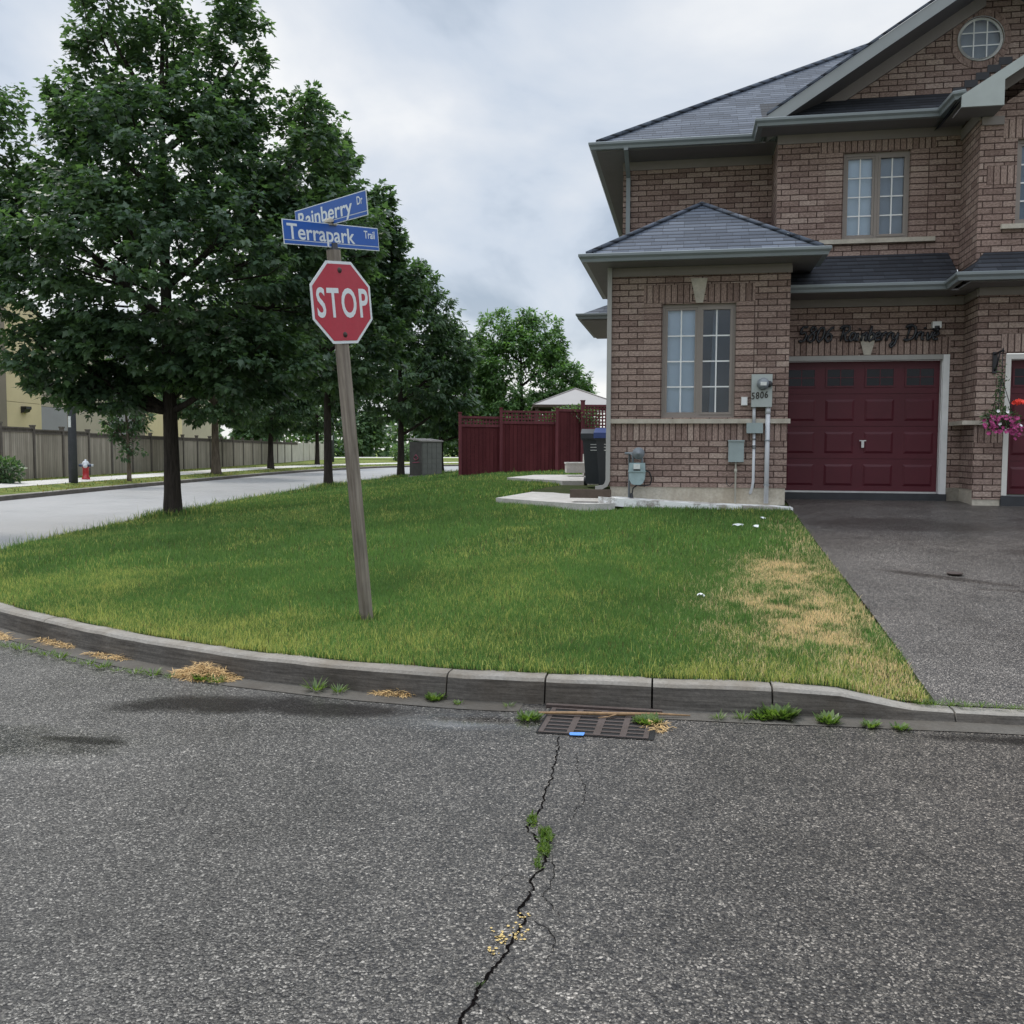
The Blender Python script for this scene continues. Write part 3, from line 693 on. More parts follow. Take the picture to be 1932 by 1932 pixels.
def dryness(X, Y):
    u = (X - HO.x) * EU.x + (Y - HO.y) * EU.y; v = (X - HO.x) * EV.x + (Y - HO.y) * EV.y
    d1 = seg_dist(X, Y, KA)
    wob = fbm(X, Y, 1.6, 11) - .5; wob2 = fbm(X, Y, 5.0, 17) - .5
    # bare straw patch beside the driveway
    a = np.exp(-(((u - 1.95) / .52) ** 2 + ((v + 6.9) / 1.15) ** 2) * 1.1) * 1.15
    a += .75 * np.exp(-(((u - 2.1) / .5) ** 2 + ((v + 5.0) / .7) ** 2))
    a += .35 * np.exp(-((u - 2.45) / .28) ** 2) * (v < -1.5)
    k = (.28 * np.exp(-(d1 / .45) ** 2) + .20 * np.exp(-(d1 / 1.0) ** 2)) * np.clip(.35 + 1.3 * fbm(X, Y, 1.1, 61), .3, 1.6) * np.where(Y > 12, .45, 1.0) + .18 * np.exp(-(((X + 4.3) / 1.1) ** 2 + ((Y - 9.2) / .9) ** 2))
    side = .15 * (fbm(X, Y, .55, 23) > .55)
    wob3 = fbm(X, Y, 14.0, 19) - .5
    s = np.clip(a * (.92 + 2.1 * wob + 1.9 * wob2 + 1.5 * wob3), 0, 1.0)
    y = np.clip(k * (1 + 2.0 * wob) + side + 1.0 * np.maximum(0, wob - .05) + .25 * wob2 + .03, 0, 1)
    return np.clip(s, 0, 1), y
def grass_points(n, x0, x1, y0, y1):
    X = rng.uniform(x0, x1, n); Y = rng.uniform(y0, y1, n)
    ok = inside(X, Y, poly); X, Y = X[ok], Y[ok]
    u = (X - HO.x) * EU.x + (Y - HO.y) * EU.y; v = (X - HO.x) * EV.x + (Y - HO.y) * EV.y
    ok = ~((u > -.05) & (v > -.52)) & ~((u > 2.60) & (v < 1.2))
    # keep off the patio
    pat = inside(X, Y, [(-.25, 15.25), (1.0, 13.6), (1.6, 13.6), (3.6, 26), (.6, 25.2), (-.15, 22.8), (1.05, 20.5)])
    ok &= ~pat
    return X[ok], Y[ok]
sets = [(680000, -5.6, 3.7, 5.4, 10.0, .048, .0040), (310000, -7.5, 4.7, 10.0, 16.0, .055, .0062), (130000, -7.6, 3.5, 16.0, 27.0, .062, .011), (40000, -7.5, 5.5, 27.0, 46.0, .07, .022)]
BX, BY, BH, BW = [], [], [], []
for n, x0, x1, y0, y1, h, w_ in sets:
    X, Y = grass_points(n, x0, x1, y0, y1)
    BX.append(X); BY.append(Y); BH.append(h * rng.lognormal(0, .26, len(X))); BW.append(w_ * rng.uniform(.7, 1.3, len(X)))
# a fringe of taller grass at the lot edge along the side street and round the trunks
KS = np.array([(p.x, p.y) for p in offs(K, .24)])
idx = rng.integers(iS + 6, len(KS) - 180, 9000); X = KS[idx, 0] + rng.normal(0, .09, 9000); Y = KS[idx, 1] + rng.uniform(-.06, .06, 9000)
BX.append(X); BY.append(Y); BH.append(rng.uniform(.08, .26, 9000) * (rng.random(9000) ** .7)); BW.append(np.where(Y > 20, .012, .007) * rng.uniform(.7, 1.2, 9000))
m_ = 700; a_ = rng.uniform(0, 6.28, m_); r2 = np.abs(rng.normal(0, .05, m_)) + .07
BX.append(-1.185 + r2 * np.cos(a_)); BY.append(7.5 + r2 * np.sin(a_)); BH.append(rng.uniform(.04, .14, m_)); BW.append(np.full(m_, .005))
for (tx, ty) in ((-6.66, 18.7), (-6.55, 34.0), (-5.25, 45.0)):
    m_ = 1500; a_ = rng.uniform(0, 6.28, m_); r2 = np.abs(rng.normal(0, .32, m_)) + .12
    BX.append(tx + r2 * np.cos(a_)); BY.append(ty + r2 * np.sin(a_)); BH.append(rng.uniform(.08, .24, m_)); BW.append(np.full(m_, .012))
BX, BY, BH, BW = map(np.concatenate, (BX, BY, BH, BW))
straw, yel = dryness(BX, BY)
n = len(BX); r1 = rng.random(n)[:, None]; r2 = rng.random(n)
G1 = np.array([.058, .138, .030]); G2 = np.array([.172, .300, .070]); YG = np.array([.46, .48, .13]); ST = np.array([.84, .66, .36]); BR = np.array([.16, .10, .05])
c = G1 * (1 - r1) + G2 * r1
c = c * (.78 + .5 * fbm(BX, BY, .9, 31))[:, None]
isy = (r2 < yel * .78)[:, None]; c = np.where(isy, YG * (.75 + .55 * r1), c)
iss = (rng.random(n) < straw * .88)[:, None]; c = np.where(iss, ST * (.65 + .55 * r1), c)
isb = (rng.random(n) < .03)[:, None]; c = np.where(isb, BR, c)
BH = np.where(straw > .45, BH * .62, BH) * (.72 + .6 * fbm(BX, BY, 2.6, 51))
BH = np.where(rng.random(n) < .006, BH * rng.uniform(1.4, 2.1, n), BH)
tint = np.concatenate([c, np.ones((n, 1))], 1)
BZ = lawn_z(BX, BY)
gr = blades('lawn_grass', BX, BY, BZ, BH, BW, tint)
tag(gr, 'green corner lawn with yellowed edges and a straw coloured bare patch by the driveway', 'grass', kind='stuff')
# coarse tufts on the boulevard across the side street
m_ = 26000; t_ = rng.integers(30, len(FK) - 40, m_); q_ = rng.uniform(-8.5, -.2, m_)
FA = np.array([(p.x, p.y) for p in FK]); FO = np.array([(p.x, p.y) for p in offs(FK, -1.0)]) - FA
X = FA[t_, 0] - FO[t_, 0] * q_ + rng.normal(0, .2, m_); Y = FA[t_, 1] - FO[t_, 1] * q_ + rng.uniform(-.3, .3, m_)
q_ = -q_
ok = (q_ < 1.25) | ((q_ > 2.9) & (q_ < 3.6)); X, Y, q_ = X[ok], Y[ok], q_[ok]
Z = np.interp(q_, [.17, 1.35, 2.75, 12], [.155, .27, .33, .5]); r1 = rng.random(len(X))[:, None]
yy = (rng.random(len(X)) < .25 + .6 * fbm(X, Y, .25, 5) + .25 * (q_ < .6))[:, None]
c = np.where(yy, np.array([.30, .28, .075]) * (.7 + .5 * r1), np.array([.085, .16, .035]) * (.7 + .6 * r1))
bg_ = blades('boulevard_grass', X, Y, Z, rng.uniform(.04, .10, len(X)), np.full(len(X), .035), np.concatenate([c, np.ones((len(X), 1))], 1))
tag(bg_, 'yellow green grass strips along the far sidewalk of the side street', 'grass', kind='stuff')

# ------------------------------------------------------------------ house
house = empty('brick_house', hp(0, 0, 0), 'two storey pinkish brown brick house with grey shingle roofs and burgundy garage doors', 'house', None, -YAW)
def wall(mb, u0, u1, z0, z1, v, holes=(), mi=0):
    us = sorted({u0, u1, *[h[0] for h in holes], *[h[1] for h in holes]}); zs = sorted({z0, z1, *[h[2] for h in holes], *[h[3] for h in holes]})
    for a, b in zip(us[:-1], us[1:]):
        for c, d in zip(zs[:-1], zs[1:]):
            if any(h[0] < (a + b) / 2 < h[1] and h[2] < (c + d) / 2 < h[3] for h in holes): continue
            mb.poly([(a, v, c), (b, v, c), (b, v, d), (a, v, d)], [(a, c), (b, c), (b, d), (a, d)], mi)
    for h in holes:   # reveals
        D = .11
        a, b, c, d = h
        mb.poly([(a, v, c), (a, v, d), (a, v + D, d), (a, v + D, c)], [(0, c), (0, d), (D, d), (D, c)], mi)
        mb.poly([(b, v, d), (b, v, c), (b, v + D, c), (b, v + D, d)], [(0, d), (0, c), (D, c), (D, d)], mi)
        mb.poly([(a, v, d), (b, v, d), (b, v + D, d), (a, v + D, d)], [(a, 0), (b, 0), (b, D), (a, D)], mi)
        mb.poly([(b, v, c), (a, v, c), (a, v + D, c), (b, v + D, c)], [(b, 0), (a, 0), (a, D), (b, D)], mi)
def swall(mb, u, v0, v1, z0, z1, left=True, mi=0):
    p = [(u, v1, z0), (u, v0, z0), (u, v0, z1), (u, v1, z1)]; q = [(-v1, z0), (-v0, z0), (-v0, z1), (-v1, z1)]
    if not left: p, q = p[::-1], q[::-1]
    mb.poly(p, q, mi)
Z0 = 1.0 - .089 * 3
# --- walls
W_BAY = (.765, 1.825, 2.03, 3.70); W_MID = (3.455, 4.425, 4.80, 6.12); W_R = (5.64, 6.9, 4.74, 5.92)
GD1 = (2.62, 5.0, .86, 3.0); GD2 = (5.60, 8.1, .86, 2.95)
w1 = MB(); wall(w1, 0, 2.585, 1.0, 4.25, 0, [W_BAY]); swall(w1, 0, 0, 12, 1.0, 4.4); swall(w1, 2.585, 0, 1.0, 1.0, 4.3, False); w1.build('wall', 'brick', house)
w1 = MB(); wall(w1, 2.585, 5.2, .8, 4.1, 1.0, [GD1]); swall(w1, 5.2, .3, 1.0, 1.0, 4.1); wall(w1, 5.2, 9, 1.0, 4.1, .3, [GD2]); w1.build('wall', 'brick', house)
w1 = MB(); wall(w1, 0, 2.48, 4.4, 6.45, 2.3); swall(w1, 0, 2.3, 12, 4.4, 6.5); w1.build('wall', 'brick', house)
w1 = MB(); wall(w1, 2.47, 5.15, 4.3, 6.40, 1.25, [W_MID]); swall(w1, 2.47, 1.25, 2.3, 4.3, 6.4); w1.build('wall', 'brick', house)
w1 = MB(); swall(w1, 5.15, .3, 1.25, 4.0, 6.5); wall(w1, 5.15, 9, 4.0, 6.22, .3, [W_R])
w1.poly([(5.15, .3, 6.22), (9, .3, 6.22), (7.5, .3, 7.75)], [(5.15, 6.22), (9, 6.22), (7.5, 7.75)]); w1.build('wall', 'brick', house)
w1 = MB(); cu, cz_, cr_ = 5.45, 7.82, .33   # gable wall with round opening
seg = 40; ang = [2 * math.pi * k / seg for k in range(seg)]
gp = [(2.55, 6.80), (8.9, 6.80), (8.9, 7.0), (5.5, 9.1)]
slope = .64
def gtop(u): return 6.80 + (u - 2.75) * slope if u < 5.5 else 6.80 + (5.5 - 2.75) * slope
ring = [(cu + cr_ * math.cos(a), cz_ + cr_ * math.sin(a)) for a in ang]
w1.poly([(2.75, 1.6, 6.80), (cu - cr_, 1.6, 6.80), (cu - cr_, 1.6, gtop(cu - cr_))], [(2.75, 6.8), (cu - cr_, 6.8), (cu - cr_, gtop(cu - cr_))])
wall(w1, cu + cr_, 9, 6.80, 8.9, 1.6)
for k in range(seg):
    (a0, b0), (a1, b1) = ring[k], ring[(k + 1) % seg]
    if b0 + b1 > 2 * cz_: h0, h1 = gtop(cu - cr_) if a0 < cu - cr_ + 1e-6 else gtop(a0), gtop(a1)
    else: h0 = h1 = 6.80
    pts = [(a0, 1.6, b0), (a1, 1.6, b1), (a1, 1.6, h1), (a0, 1.6, h0)]
    w1.poly(pts[::-1] if b0 + b1 > 2 * cz_ else pts[::-1], [(p[0], p[2]) for p in pts[::-1]])
for k in range(seg):
    (a0, b0), (a1, b1) = ring[k], ring[(k + 1) % seg]
    w1.poly([(a0, 1.6, b0), (a0, 1.7, b0), (a1, 1.7, b1), (a1, 1.6, b1)], [(0, 0), (0, .1), (.05, .1), (.05, 0)])
w1.build('wall', 'brick', house)
# --- foundation
f = MB(); f.box((.02, .012, .45), (2.57, 2.0, 1.0)); f.build('foundation', 'found', house)
f = MB(); f.box((.02, 2.01, .45), (2.5, 12, .999)); f.build('foundation', 'found', house)
f = MB(); f.prism([(5.02, .99, .55), (5.21, .99, .55), (5.21, .312, .55), (5.58, .312, .55), (5.58, .99, .55)][::-1], (0, 0, .449)); f.build('foundation', 'found', house, .01)
# --- soldier courses and bands, 3 mm proud
def soldier(u0, u1, z0, z1, v, name='soldier_course'):
    m = MB(); h = z1 - z0; d = .004
    uv = [(.005, u0), (.005, u1), (.262, u1), (.262, u0)]
    m.poly([(u0, v - d, z0), (u1, v - d, z0), (u1, v - d, z1), (u0, v - d, z1)], uv)
    m.poly([(u0, v - d, z1), (u1, v - d, z1), (u1, v, z1), (u0, v, z1)], [(0, 0)] * 4); m.poly([(u0, v, z0), (u1, v, z0), (u1, v - d, z0), (u0, v - d, z0)], [(0, 0)] * 4)
    m.poly([(u0, v, z0), (u0, v - d, z0), (u0, v - d, z1), (u0, v, z1)], [(0, 0)] * 4); m.poly([(u1, v - d, z0), (u1, v, z0), (u1, v, z1), (u1, v - d, z1)], [(0, 0)] * 4)
    return m.build(name, 'soldier', house)
soldier(.003, 2.582, 1.69, 1.95, 0)
soldier(.49, 1.185, 3.715, 3.98, 0); soldier(1.395, 2.09, 3.715, 3.98, 0)
soldier(2.60, 3.70, 3.01, 3.27, 1.0); soldier(3.96, 5.02, 3.01, 3.27, 1.0)
soldier(3.10, 4.78, 6.125, 6.385, 1.25)
soldier(5.203, 5.58, 1.67, 1.93, .3); soldier(5.52, 8.2, 2.96, 3.22, .3)
soldier(5.45, 6.6, 5.93, 6.19, .3); soldier(5.25, 5.64, 5.30, 5.56, .3)
def quoin(u0, u1, z0, z1, v):
    m = MB(); d = .003; w_ = u1 - u0
    m.poly([(u0, v - d, z0), (u1, v - d, z0), (u1, v - d, z1), (u0, v - d, z1)], [(.005, z0), (.005 + w_, z0), (.005 + w_, z1), (.005, z1)])
    m.poly([(u0, v, z0), (u0, v - d, z0), (u0, v - d, z1), (u0, v, z1)], [(0, 0)] * 4); m.poly([(u1, v - d, z0), (u1, v, z0), (u1, v, z1), (u1, v - d, z1)], [(0, 0)] * 4)
    m.build('brick_quoin', 'soldier', house)
quoin(.495, .760, 2.012, 3.713, 0); quoin(1.830, 2.095, 2.012, 3.713, 0)
quoin(3.185, 3.450, 4.81, 6.123, 1.25); quoin(4.43, 4.695, 4.81, 6.123, 1.25)
# round soldier ring of the gable window
m = MB(); ns = 26
for k in range(ns):
    a0 = 2 * math.pi * (k + .04) / ns; a1 = 2 * math.pi * (k + .96) / ns
    P = [(cu + r * math.cos(a), 1.598, cz_ + r * math.sin(a)) for r, a in ((.335, a0), (.335, a1), (.435, a1), (.435, a0))]
    m.prism([(p[0], 1.600, p[2]) for p in P], (0, -.012, 0))
for i in range(len(m.uv)): m.uv[i] = (m.uv[i][0] * .9, .045 + .03 * math.sin(i))
m.build('brick_ring', 'soldier', house)
# keystones, sills, string course
m = MB(); m.prism([(1.25, 0, 3.705), (1.35, 0, 3.705), (1.41, 0, 4.06), (1.17, 0, 4.06)], (0, -.03, 0)); m.build('keystone', 'sillc', house, .006)
m = MB(); m.prism([(3.78, 1.0, 2.995 + .015), (3.88, 1.0, 3.01), (3.955, 1.0, 3.30), (3.705, 1.0, 3.30)], (0, -.02, 0)); m.build('keystone', 'sillc', house, .006)
m = MB(); m.box((-.035, -.045, 1.945), (2.62, .02, 2.012)); m.build('string_course', 'sillc', house, .008)
m = MB(); m.box((5.03, .26, 1.93), (5.58, .297, 1.99)); m.box((5.03, .297, 1.93), (5.197, .99, 1.99)); m.build('string_course', 'sillc', house, .006)
m = MB(); m.box((3.11, 1.19, 4.735), (4.80, 1.34, 4.80)); m.build('window_sill', 'sillc', house, .008)
m = MB(); m.box((5.45, .24, 4.675), (7.1, .40, 4.74)); m.build('window_sill', 'sillc', house, .008)
# --- windows
def window(u0, u1, z0, z1, v, split, rows, left_blind, right_blind):
    fr = MB(); F = .05; vf = v + .055
    def fb(a, b, c, d, o=0.0): fr.box((a, vf + o, c), (b, vf + .09, d))
    fb(u0, u1, z0, z0 + .045); fb(u0, u1, z1 - .05, z1); fb(u0, u0 + .04, z0 + .045, z1 - .05); fb(u1 - .04, u1, z0 + .045, z1 - .05)
    fb(split - .022, split + .022, z0 + .045, z1 - .05)
    w_ = fr.build('window', 'wframe', house, .004)
    for (a, b, bl) in ((u0 + .04, split - .022, left_blind), (split + .022, u1 - .04, right_blind)):
        s = MB(); T = .038; c, d = z0 + .045, z1 - .05; o = -.008 if bl is right_blind and left_blind != right_blind else .012
        for q in ((a, b, c, c + T), (a, b, d - T, d), (a, a + T, c + T, d - T), (b - T, b, c + T, d - T)): s.box((q[0] + .001, vf + o, q[2] + .001), (q[1] - .001, vf + .06, q[3] - .001))
        s.build('sash', 'wframe', w_, .003)
        gl = MB(); gl.box((a + T, vf + .030, c + T), (b - T, vf + .036, d - T)); gl.build('pane', 'glass', w_)
        gr_ = MB(); mid = (a + b) / 2
        gr_.box((mid - .010, vf + .018, c + T), (mid + .010, vf + .0275, d - T))
        for k in range(1, rows):
            zz_ = c + T + (d - c - 2 * T) * k / rows; gr_.box((a + T, vf + .0175, zz_ - .010), (mid - .010, vf + .027, zz_ + .010)); gr_.box((mid + .010, vf + .0175, zz_ - .010), (b - T, vf + .027, zz_ + .010))
        gr_.build('grille', 'white', w_)
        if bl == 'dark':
            k_ = MB(); k_.poly([(a, vf + .30, c), (b, vf + .30, c), (b, vf + .30, d), (a, vf + .30, d)]); k_.build('curtain_or_room', 'dark', w_)  # black sheet standing in for the unlit room behind the pane
            for t0 in (.30,):
                k_ = MB(); n0 = 9
                for q in range(n0):
                    x0 = a + (b - a) * (t0 + .018 * q); k_.poly([(x0, vf + .22 - .02 * (q % 2), c), (x0 + (b - a) * .018, vf + .22 - .02 * ((q + 1) % 2), c), (x0 + (b - a) * (.018 + (.12 if t0 < .5 else -.05)), vf + .22 - .02 * ((q + 1) % 2), d), (x0 + (b - a) * (.12 if t0 < .5 else -.05), vf + .22 - .02 * (q % 2), d)])
                k_.build('curtain_or_room', 'blind2', w_)
        else:
            k_ = MB(); n0 = int((d - c) / .055)
            for q in range(n0):
                z_ = c + (d - c) * q / n0; h_ = (d - c) / n0 * 1.06
                k_.poly([(a, vf + .105, z_), (b, vf + .105, z_), (b, vf + .088, z_ + h_), (a, vf + .088, z_ + h_)])
            k_.build('blind', 'blind' if bl == 'white' else 'blind2', w_)
window(*W_BAY, 0, 1.30, 4, 'white', 'dark')
window(*W_MID, 1.25, 3.945, 4, 'white', 'grey')
window(*W_R, .3, 6.27, 4, 'grey', 'white')
# round gable window
m = MB(); m.lathe([(.285, .02), (.285, -.03), (.30, -.038), (.325, -.03), (.332, .0), (.332, .05)], 40, (cu, 1.62, cz_), 'y'); rw_ = m.build('window', 'white', house)
m = MB(); m.poly([(cu + .29 * math.cos(a), 1.625, cz_ + .29 * math.sin(a)) for a in ang]); m.build('pane', 'glass', rw_)
m = MB(); m.poly([(cu + .32 * math.cos(a), 1.72, cz_ + .32 * math.sin(a)) for a in ang]); m.build('curtain_or_room', 'blind2', rw_)
m = MB()
for d in (-.095, .095):
    h = math.sqrt(.287 ** 2 - d * d); m.box((cu + d - .009, 1.606, cz_ - h), (cu + d + .009, 1.62, cz_ + h)); m.box((cu - h, 1.602, cz_ + d - .009), (cu + h, 1.6055, cz_ + d + .009))
m.build('grille', 'white', rw_)
# --- garage doors
def garage_door(u0, u1, z0, z1, v, handle):
    g_ = MB(); nv, nr = 4, 4; H = (z1 - z0) / nr; Wd = (u1 - u0) / nv
    for r in range(nr):
        g_.box((u0, v, z0 + r * H + .004), (u1, v + .045, z0 + (r + 1) * H - .004))
    g_.box((u0, v + .01, z0), (u1, v + .04, z1))
    d_ = g_.build('garage_door', 'garage', house, .003)
    p = MB()
    for r in range(nr - 1):
        for c in range(nv):
            a, b = u0 + c * Wd + .075, u0 + (c + 1) * Wd - .075; zc_, zd = z0 + r * H + .085, z0 + (r + 1) * H - .085
            o = .016; ii = .035
            A = [(a, v, zc_), (b, v, zc_), (b, v, zd), (a, v, zd)]; B = [(a + ii, v - o, zc_ + ii), (b - ii, v - o, zc_ + ii), (b - ii, v - o, zd - ii), (a + ii, v - o, zd - ii)]
            for k in range(4): p.poly([A[k], A[(k + 1) % 4], B[(k + 1) % 4], B[k]])
            p.poly(B)
    p.build('raised_panel', 'garage', d_)
    for c in range(nv):
        a, b = u0 + c * Wd + .07, u0 + (c + 1) * Wd - .07; zc_, zd = z0 + 3 * H + .10, z1 - .10
        q = MB(); q.box((a, v - .014, zc_), (b, v - .001, zc_ + .025)); q.box((a, v - .014, zd - .025), (b, v - .001, zd)); q.box((a, v - .014, zc_ + .025), (a + .025, v - .001, zd - .025)); q.box((b - .025, v - .014, zc_ + .025), (b, v - .001, zd - .025))
        mu, mz = (a + b) / 2, (zc_ + zd) / 2
        q.box((mu - .006, v - .010, zc_ + .025), (mu + .006, v - .002, zd - .025)); q.box((a + .025, v - .0105, mz - .006), (mu - .006, v - .002, mz + .006)); q.box((mu + .006, v - .0105, mz - .006), (b - .025, v - .002, mz + .006))
        q.build('window_frame', 'garage', d_)
        q = MB(); q.box((a + .02, v - .005, zc_ + .02), (b - .02, v - .0015, zd - .02)); q.build('window_pane', 'gglass', d_)
    if handle:
        q = MB(); q.lathe([(.0, -.035), (.018, -.035), (.018, 0)], 12, (3.82, v, 1.70), 'y'); q.box((3.80, v - .045, 1.60), (3.84, v - .012, 1.70)); q.box((3.77, v - .045, 1.70), (3.87, v - .03, 1.715)); q.build('handle', 'steel', d_, .004)
    return d_
garage_door(2.60, 4.925, .925, 2.93, 1.14, True)
garage_door(5.66, 8.0, .93, 2.86, .44, False)
m = MB(); m.box((2.59, .985, 2.93), (4.925, 1.14, 3.003)); m.build('door_trim', 'trimg', house, .006)
m = MB(); m.box((4.925, .985, .90), (5.015, 1.14, 3.003)); m.box((4.93, 1.02, .905), (4.915, 1.135, 2.93)); m.build('door_trim', 'white', house, .006)
m = MB(); m.box((5.59, .285, .92), (5.66, .44, 2.93)); m.box((5.66, .285, 2.86), (8.1, .44, 2.93)); m.build('door_trim', 'offwhite', house, .006)
m = MB(); m.box((2.6, .95, .60), (5.02, 1.3, .90)); m.box((5.585, .28, .60), (8.1, .9, .905)); m.build('door_threshold', 'threshold', house, .02)
m = MB(); m.box((2.6, 1.10, .90), (4.92, 1.2, .926)); m.build('weather_strip', 'steel', house)
# --- roofs
def slope_uv(p, q, r, s):    # UV in metres: along first edge / up slope
    P = [Vector(x) for x in (p, q, r, s)]; ex = (P[1] - P[0]).normalized(); n = ex.cross(P[3] - P[0]).normalized(); ey = n.cross(ex)
    return [((x - P[0]).dot(ex) + 7, (x - P[0]).dot(ey)) for x in P]
def rpoly(mb, pts):
    p4 = pts if len(pts) == 4 else pts + [pts[-1]]
    uv = slope_uv(*p4)[:len(pts)]
    mb.poly(pts, uv, 0)
SL = .64
# main hip roof, left
m = MB(); ez, ev_ = 6.57, 1.60
A = (-.40, ev_, ez); T = 6.0
B = (-.40 + T, ev_ + T, ez + SL * T)
rpoly(m, [A, (6.5, ev_, ez), (6.5, ev_ + T, ez + SL * T), B]); rpoly(m, [(-.40, 13, ez), A, B, (-.40 + T, 9, ez + SL * T)])
m.build('roof', 'shingle', house)
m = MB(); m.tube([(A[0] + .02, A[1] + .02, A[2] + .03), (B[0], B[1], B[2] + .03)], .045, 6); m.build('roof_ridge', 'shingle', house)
# bay hip roof
bz, bu0, bu1, bv0 = 4.36, -.31, 2.95, -.47
m = MB(); h = (bu1 - bu0) / 2; ap = (bu0 + h, bv0 + h, bz + SL * h)
rpoly(m, [(bu0, bv0, bz), (bu1, bv0, bz), ap]); rpoly(m, [(bu0, 2.3, bz), (bu0, bv0, bz), ap, (ap[0], 2.3, ap[2])]); rpoly(m, [(bu1, bv0, bz), (bu1, 1.25, bz), (ap[0], 2.3, ap[2]), ap]); m.build('roof', 'shingle', house)
m = MB()
for c in ((bu0, bv0), (bu1, bv0)): m.tube([(c[0], c[1], bz + .02), (ap[0], ap[1], ap[2] + .02)], .035, 6)
m.build('roof_ridge', 'shingle', house)
m = MB()
# stepped flashing where the bay roof meets the wall behind
for k in range(9):
    t = (k + .5) / 9; m.box((bu0 + .35 + (h - .35) * t - .10, 2.285, bz + SL * (.35 + (h - .35) * t) - .02), (bu0 + .35 + (h - .35) * t + .10, 2.299, bz + SL * (.35 + (h - .35) * t) + .075))
    if k < 8: m.box((bu1 - .5 - (h - .5) * t - .10, 2.285, bz + SL * (.5 + (h - .5) * t) - .02), (bu1 - .5 - (h - .5) * t + .10, 2.299, bz + SL * (.5 + (h - .5) * t) + .075))
m.build('flashing', 'gutterm', house)
# garage shed roof and pier roof
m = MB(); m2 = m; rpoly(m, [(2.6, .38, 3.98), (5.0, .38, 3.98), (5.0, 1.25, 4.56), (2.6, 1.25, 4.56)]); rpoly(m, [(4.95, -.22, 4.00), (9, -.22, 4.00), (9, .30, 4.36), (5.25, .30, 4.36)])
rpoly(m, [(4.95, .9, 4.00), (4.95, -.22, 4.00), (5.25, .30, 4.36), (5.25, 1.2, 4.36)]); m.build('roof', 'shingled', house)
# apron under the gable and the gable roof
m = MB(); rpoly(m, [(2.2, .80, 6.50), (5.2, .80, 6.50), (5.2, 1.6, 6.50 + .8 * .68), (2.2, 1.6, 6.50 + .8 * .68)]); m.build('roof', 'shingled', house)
m = MB(); gu, gz = 2.30, 6.62
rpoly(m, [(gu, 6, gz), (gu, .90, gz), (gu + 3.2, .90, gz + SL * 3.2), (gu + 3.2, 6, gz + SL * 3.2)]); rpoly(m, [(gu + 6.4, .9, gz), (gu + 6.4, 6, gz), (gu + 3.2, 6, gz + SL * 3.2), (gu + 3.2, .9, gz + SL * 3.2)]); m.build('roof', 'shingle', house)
def rake(u0, z0, u1, z1, v, d, t, drop, mat, name):
    m = MB(); m.prism([(u0, v, z0 - drop), (u1, v, z1 - drop), (u1, v, z1 - drop + t), (u0, v, z0 - drop + t)], (0, d, 0)); return m.build(name, mat, house)
rake(gu - .02, gz, gu + 3.2, gz + SL * 3.22, .88, .03, .20, .19, 'fascia', 'fascia')
rake(gu - .04, gz + .03, gu + 3.2, gz + .03 + SL * 3.24, .86, .05, .035, .02, 'shingle', 'roof_edge')
m = MB(); m.poly([(gu, .91, gz - .18), (gu, 1.6, gz - .18), (gu + 3.2, 1.6, gz - .18 + SL * 3.2), (gu + 3.2, .91, gz - .18 + SL * 3.2)]); m.build('soffit', 'soffit', house)
rake(gu + .42, gz + .06, gu + 3.2, gz + .06 + SL * 2.78, 1.55, .045, .20, .17, 'frieze', 'frieze')
# right projecting gable
m = MB(); ru, rz_ = 4.74, 6.37; rv = -.15
rpoly(m, [(ru, 3, rz_), (ru, rv, rz_), (ru + 2.8, rv, rz_ + SL * 2.8), (ru + 2.8, 3, rz_ + SL * 2.8)]); rpoly(m, [(ru + 5.6, rv, rz_), (ru + 5.6, 3, rz_), (ru + 2.8, 3, rz_ + SL * 2.8), (ru + 2.8, rv, rz_ + SL * 2.8)]); m.build('roof', 'shingle', house)
m = MB(); m.prism([(4.77, rv - .02, 6.24), (5.31, rv - .02, 6.24), (5.31, rv - .02, 6.58), (6.6, rv - .02, 6.58 + 1.29 * SL), (6.6, rv - .02, 6.74 + 1.29 * SL), (5.31, rv - .02, 6.74), (4.77, rv - .02, 6.40)], (0, .04, 0)); m.build('fascia', 'meterg', house)
m = MB(); m.box((4.77, rv + .02, 6.24), (5.31, .29, 6.26)); m.box((5.29, rv + .02, 6.26), (5.31, .29, 6.6)); m.build('soffit', 'soffit', house)
m = MB(); m.prism([(5.31, .29, 6.50), (6.6, .29, 6.5 + 1.29 * SL), (6.6, .29, 6.66 + 1.29 * SL), (5.31, .29, 6.66)], (0, -.02, 0)); m.box((5.16, .27, 6.12), (5.45, .297, 6.235)); m.build('frieze', 'frieze', house)
m = MB()
for k in range(7):   # stepped lead flashing over the projecting gable
    u = 4.82 + .16 * k; m.box((u - .06, 1.585, 6.80 + SL * .16 * k), (u + .13, 1.597, 6.80 + SL * .16 * k + .11))
m.build('flashing', 'black', house)
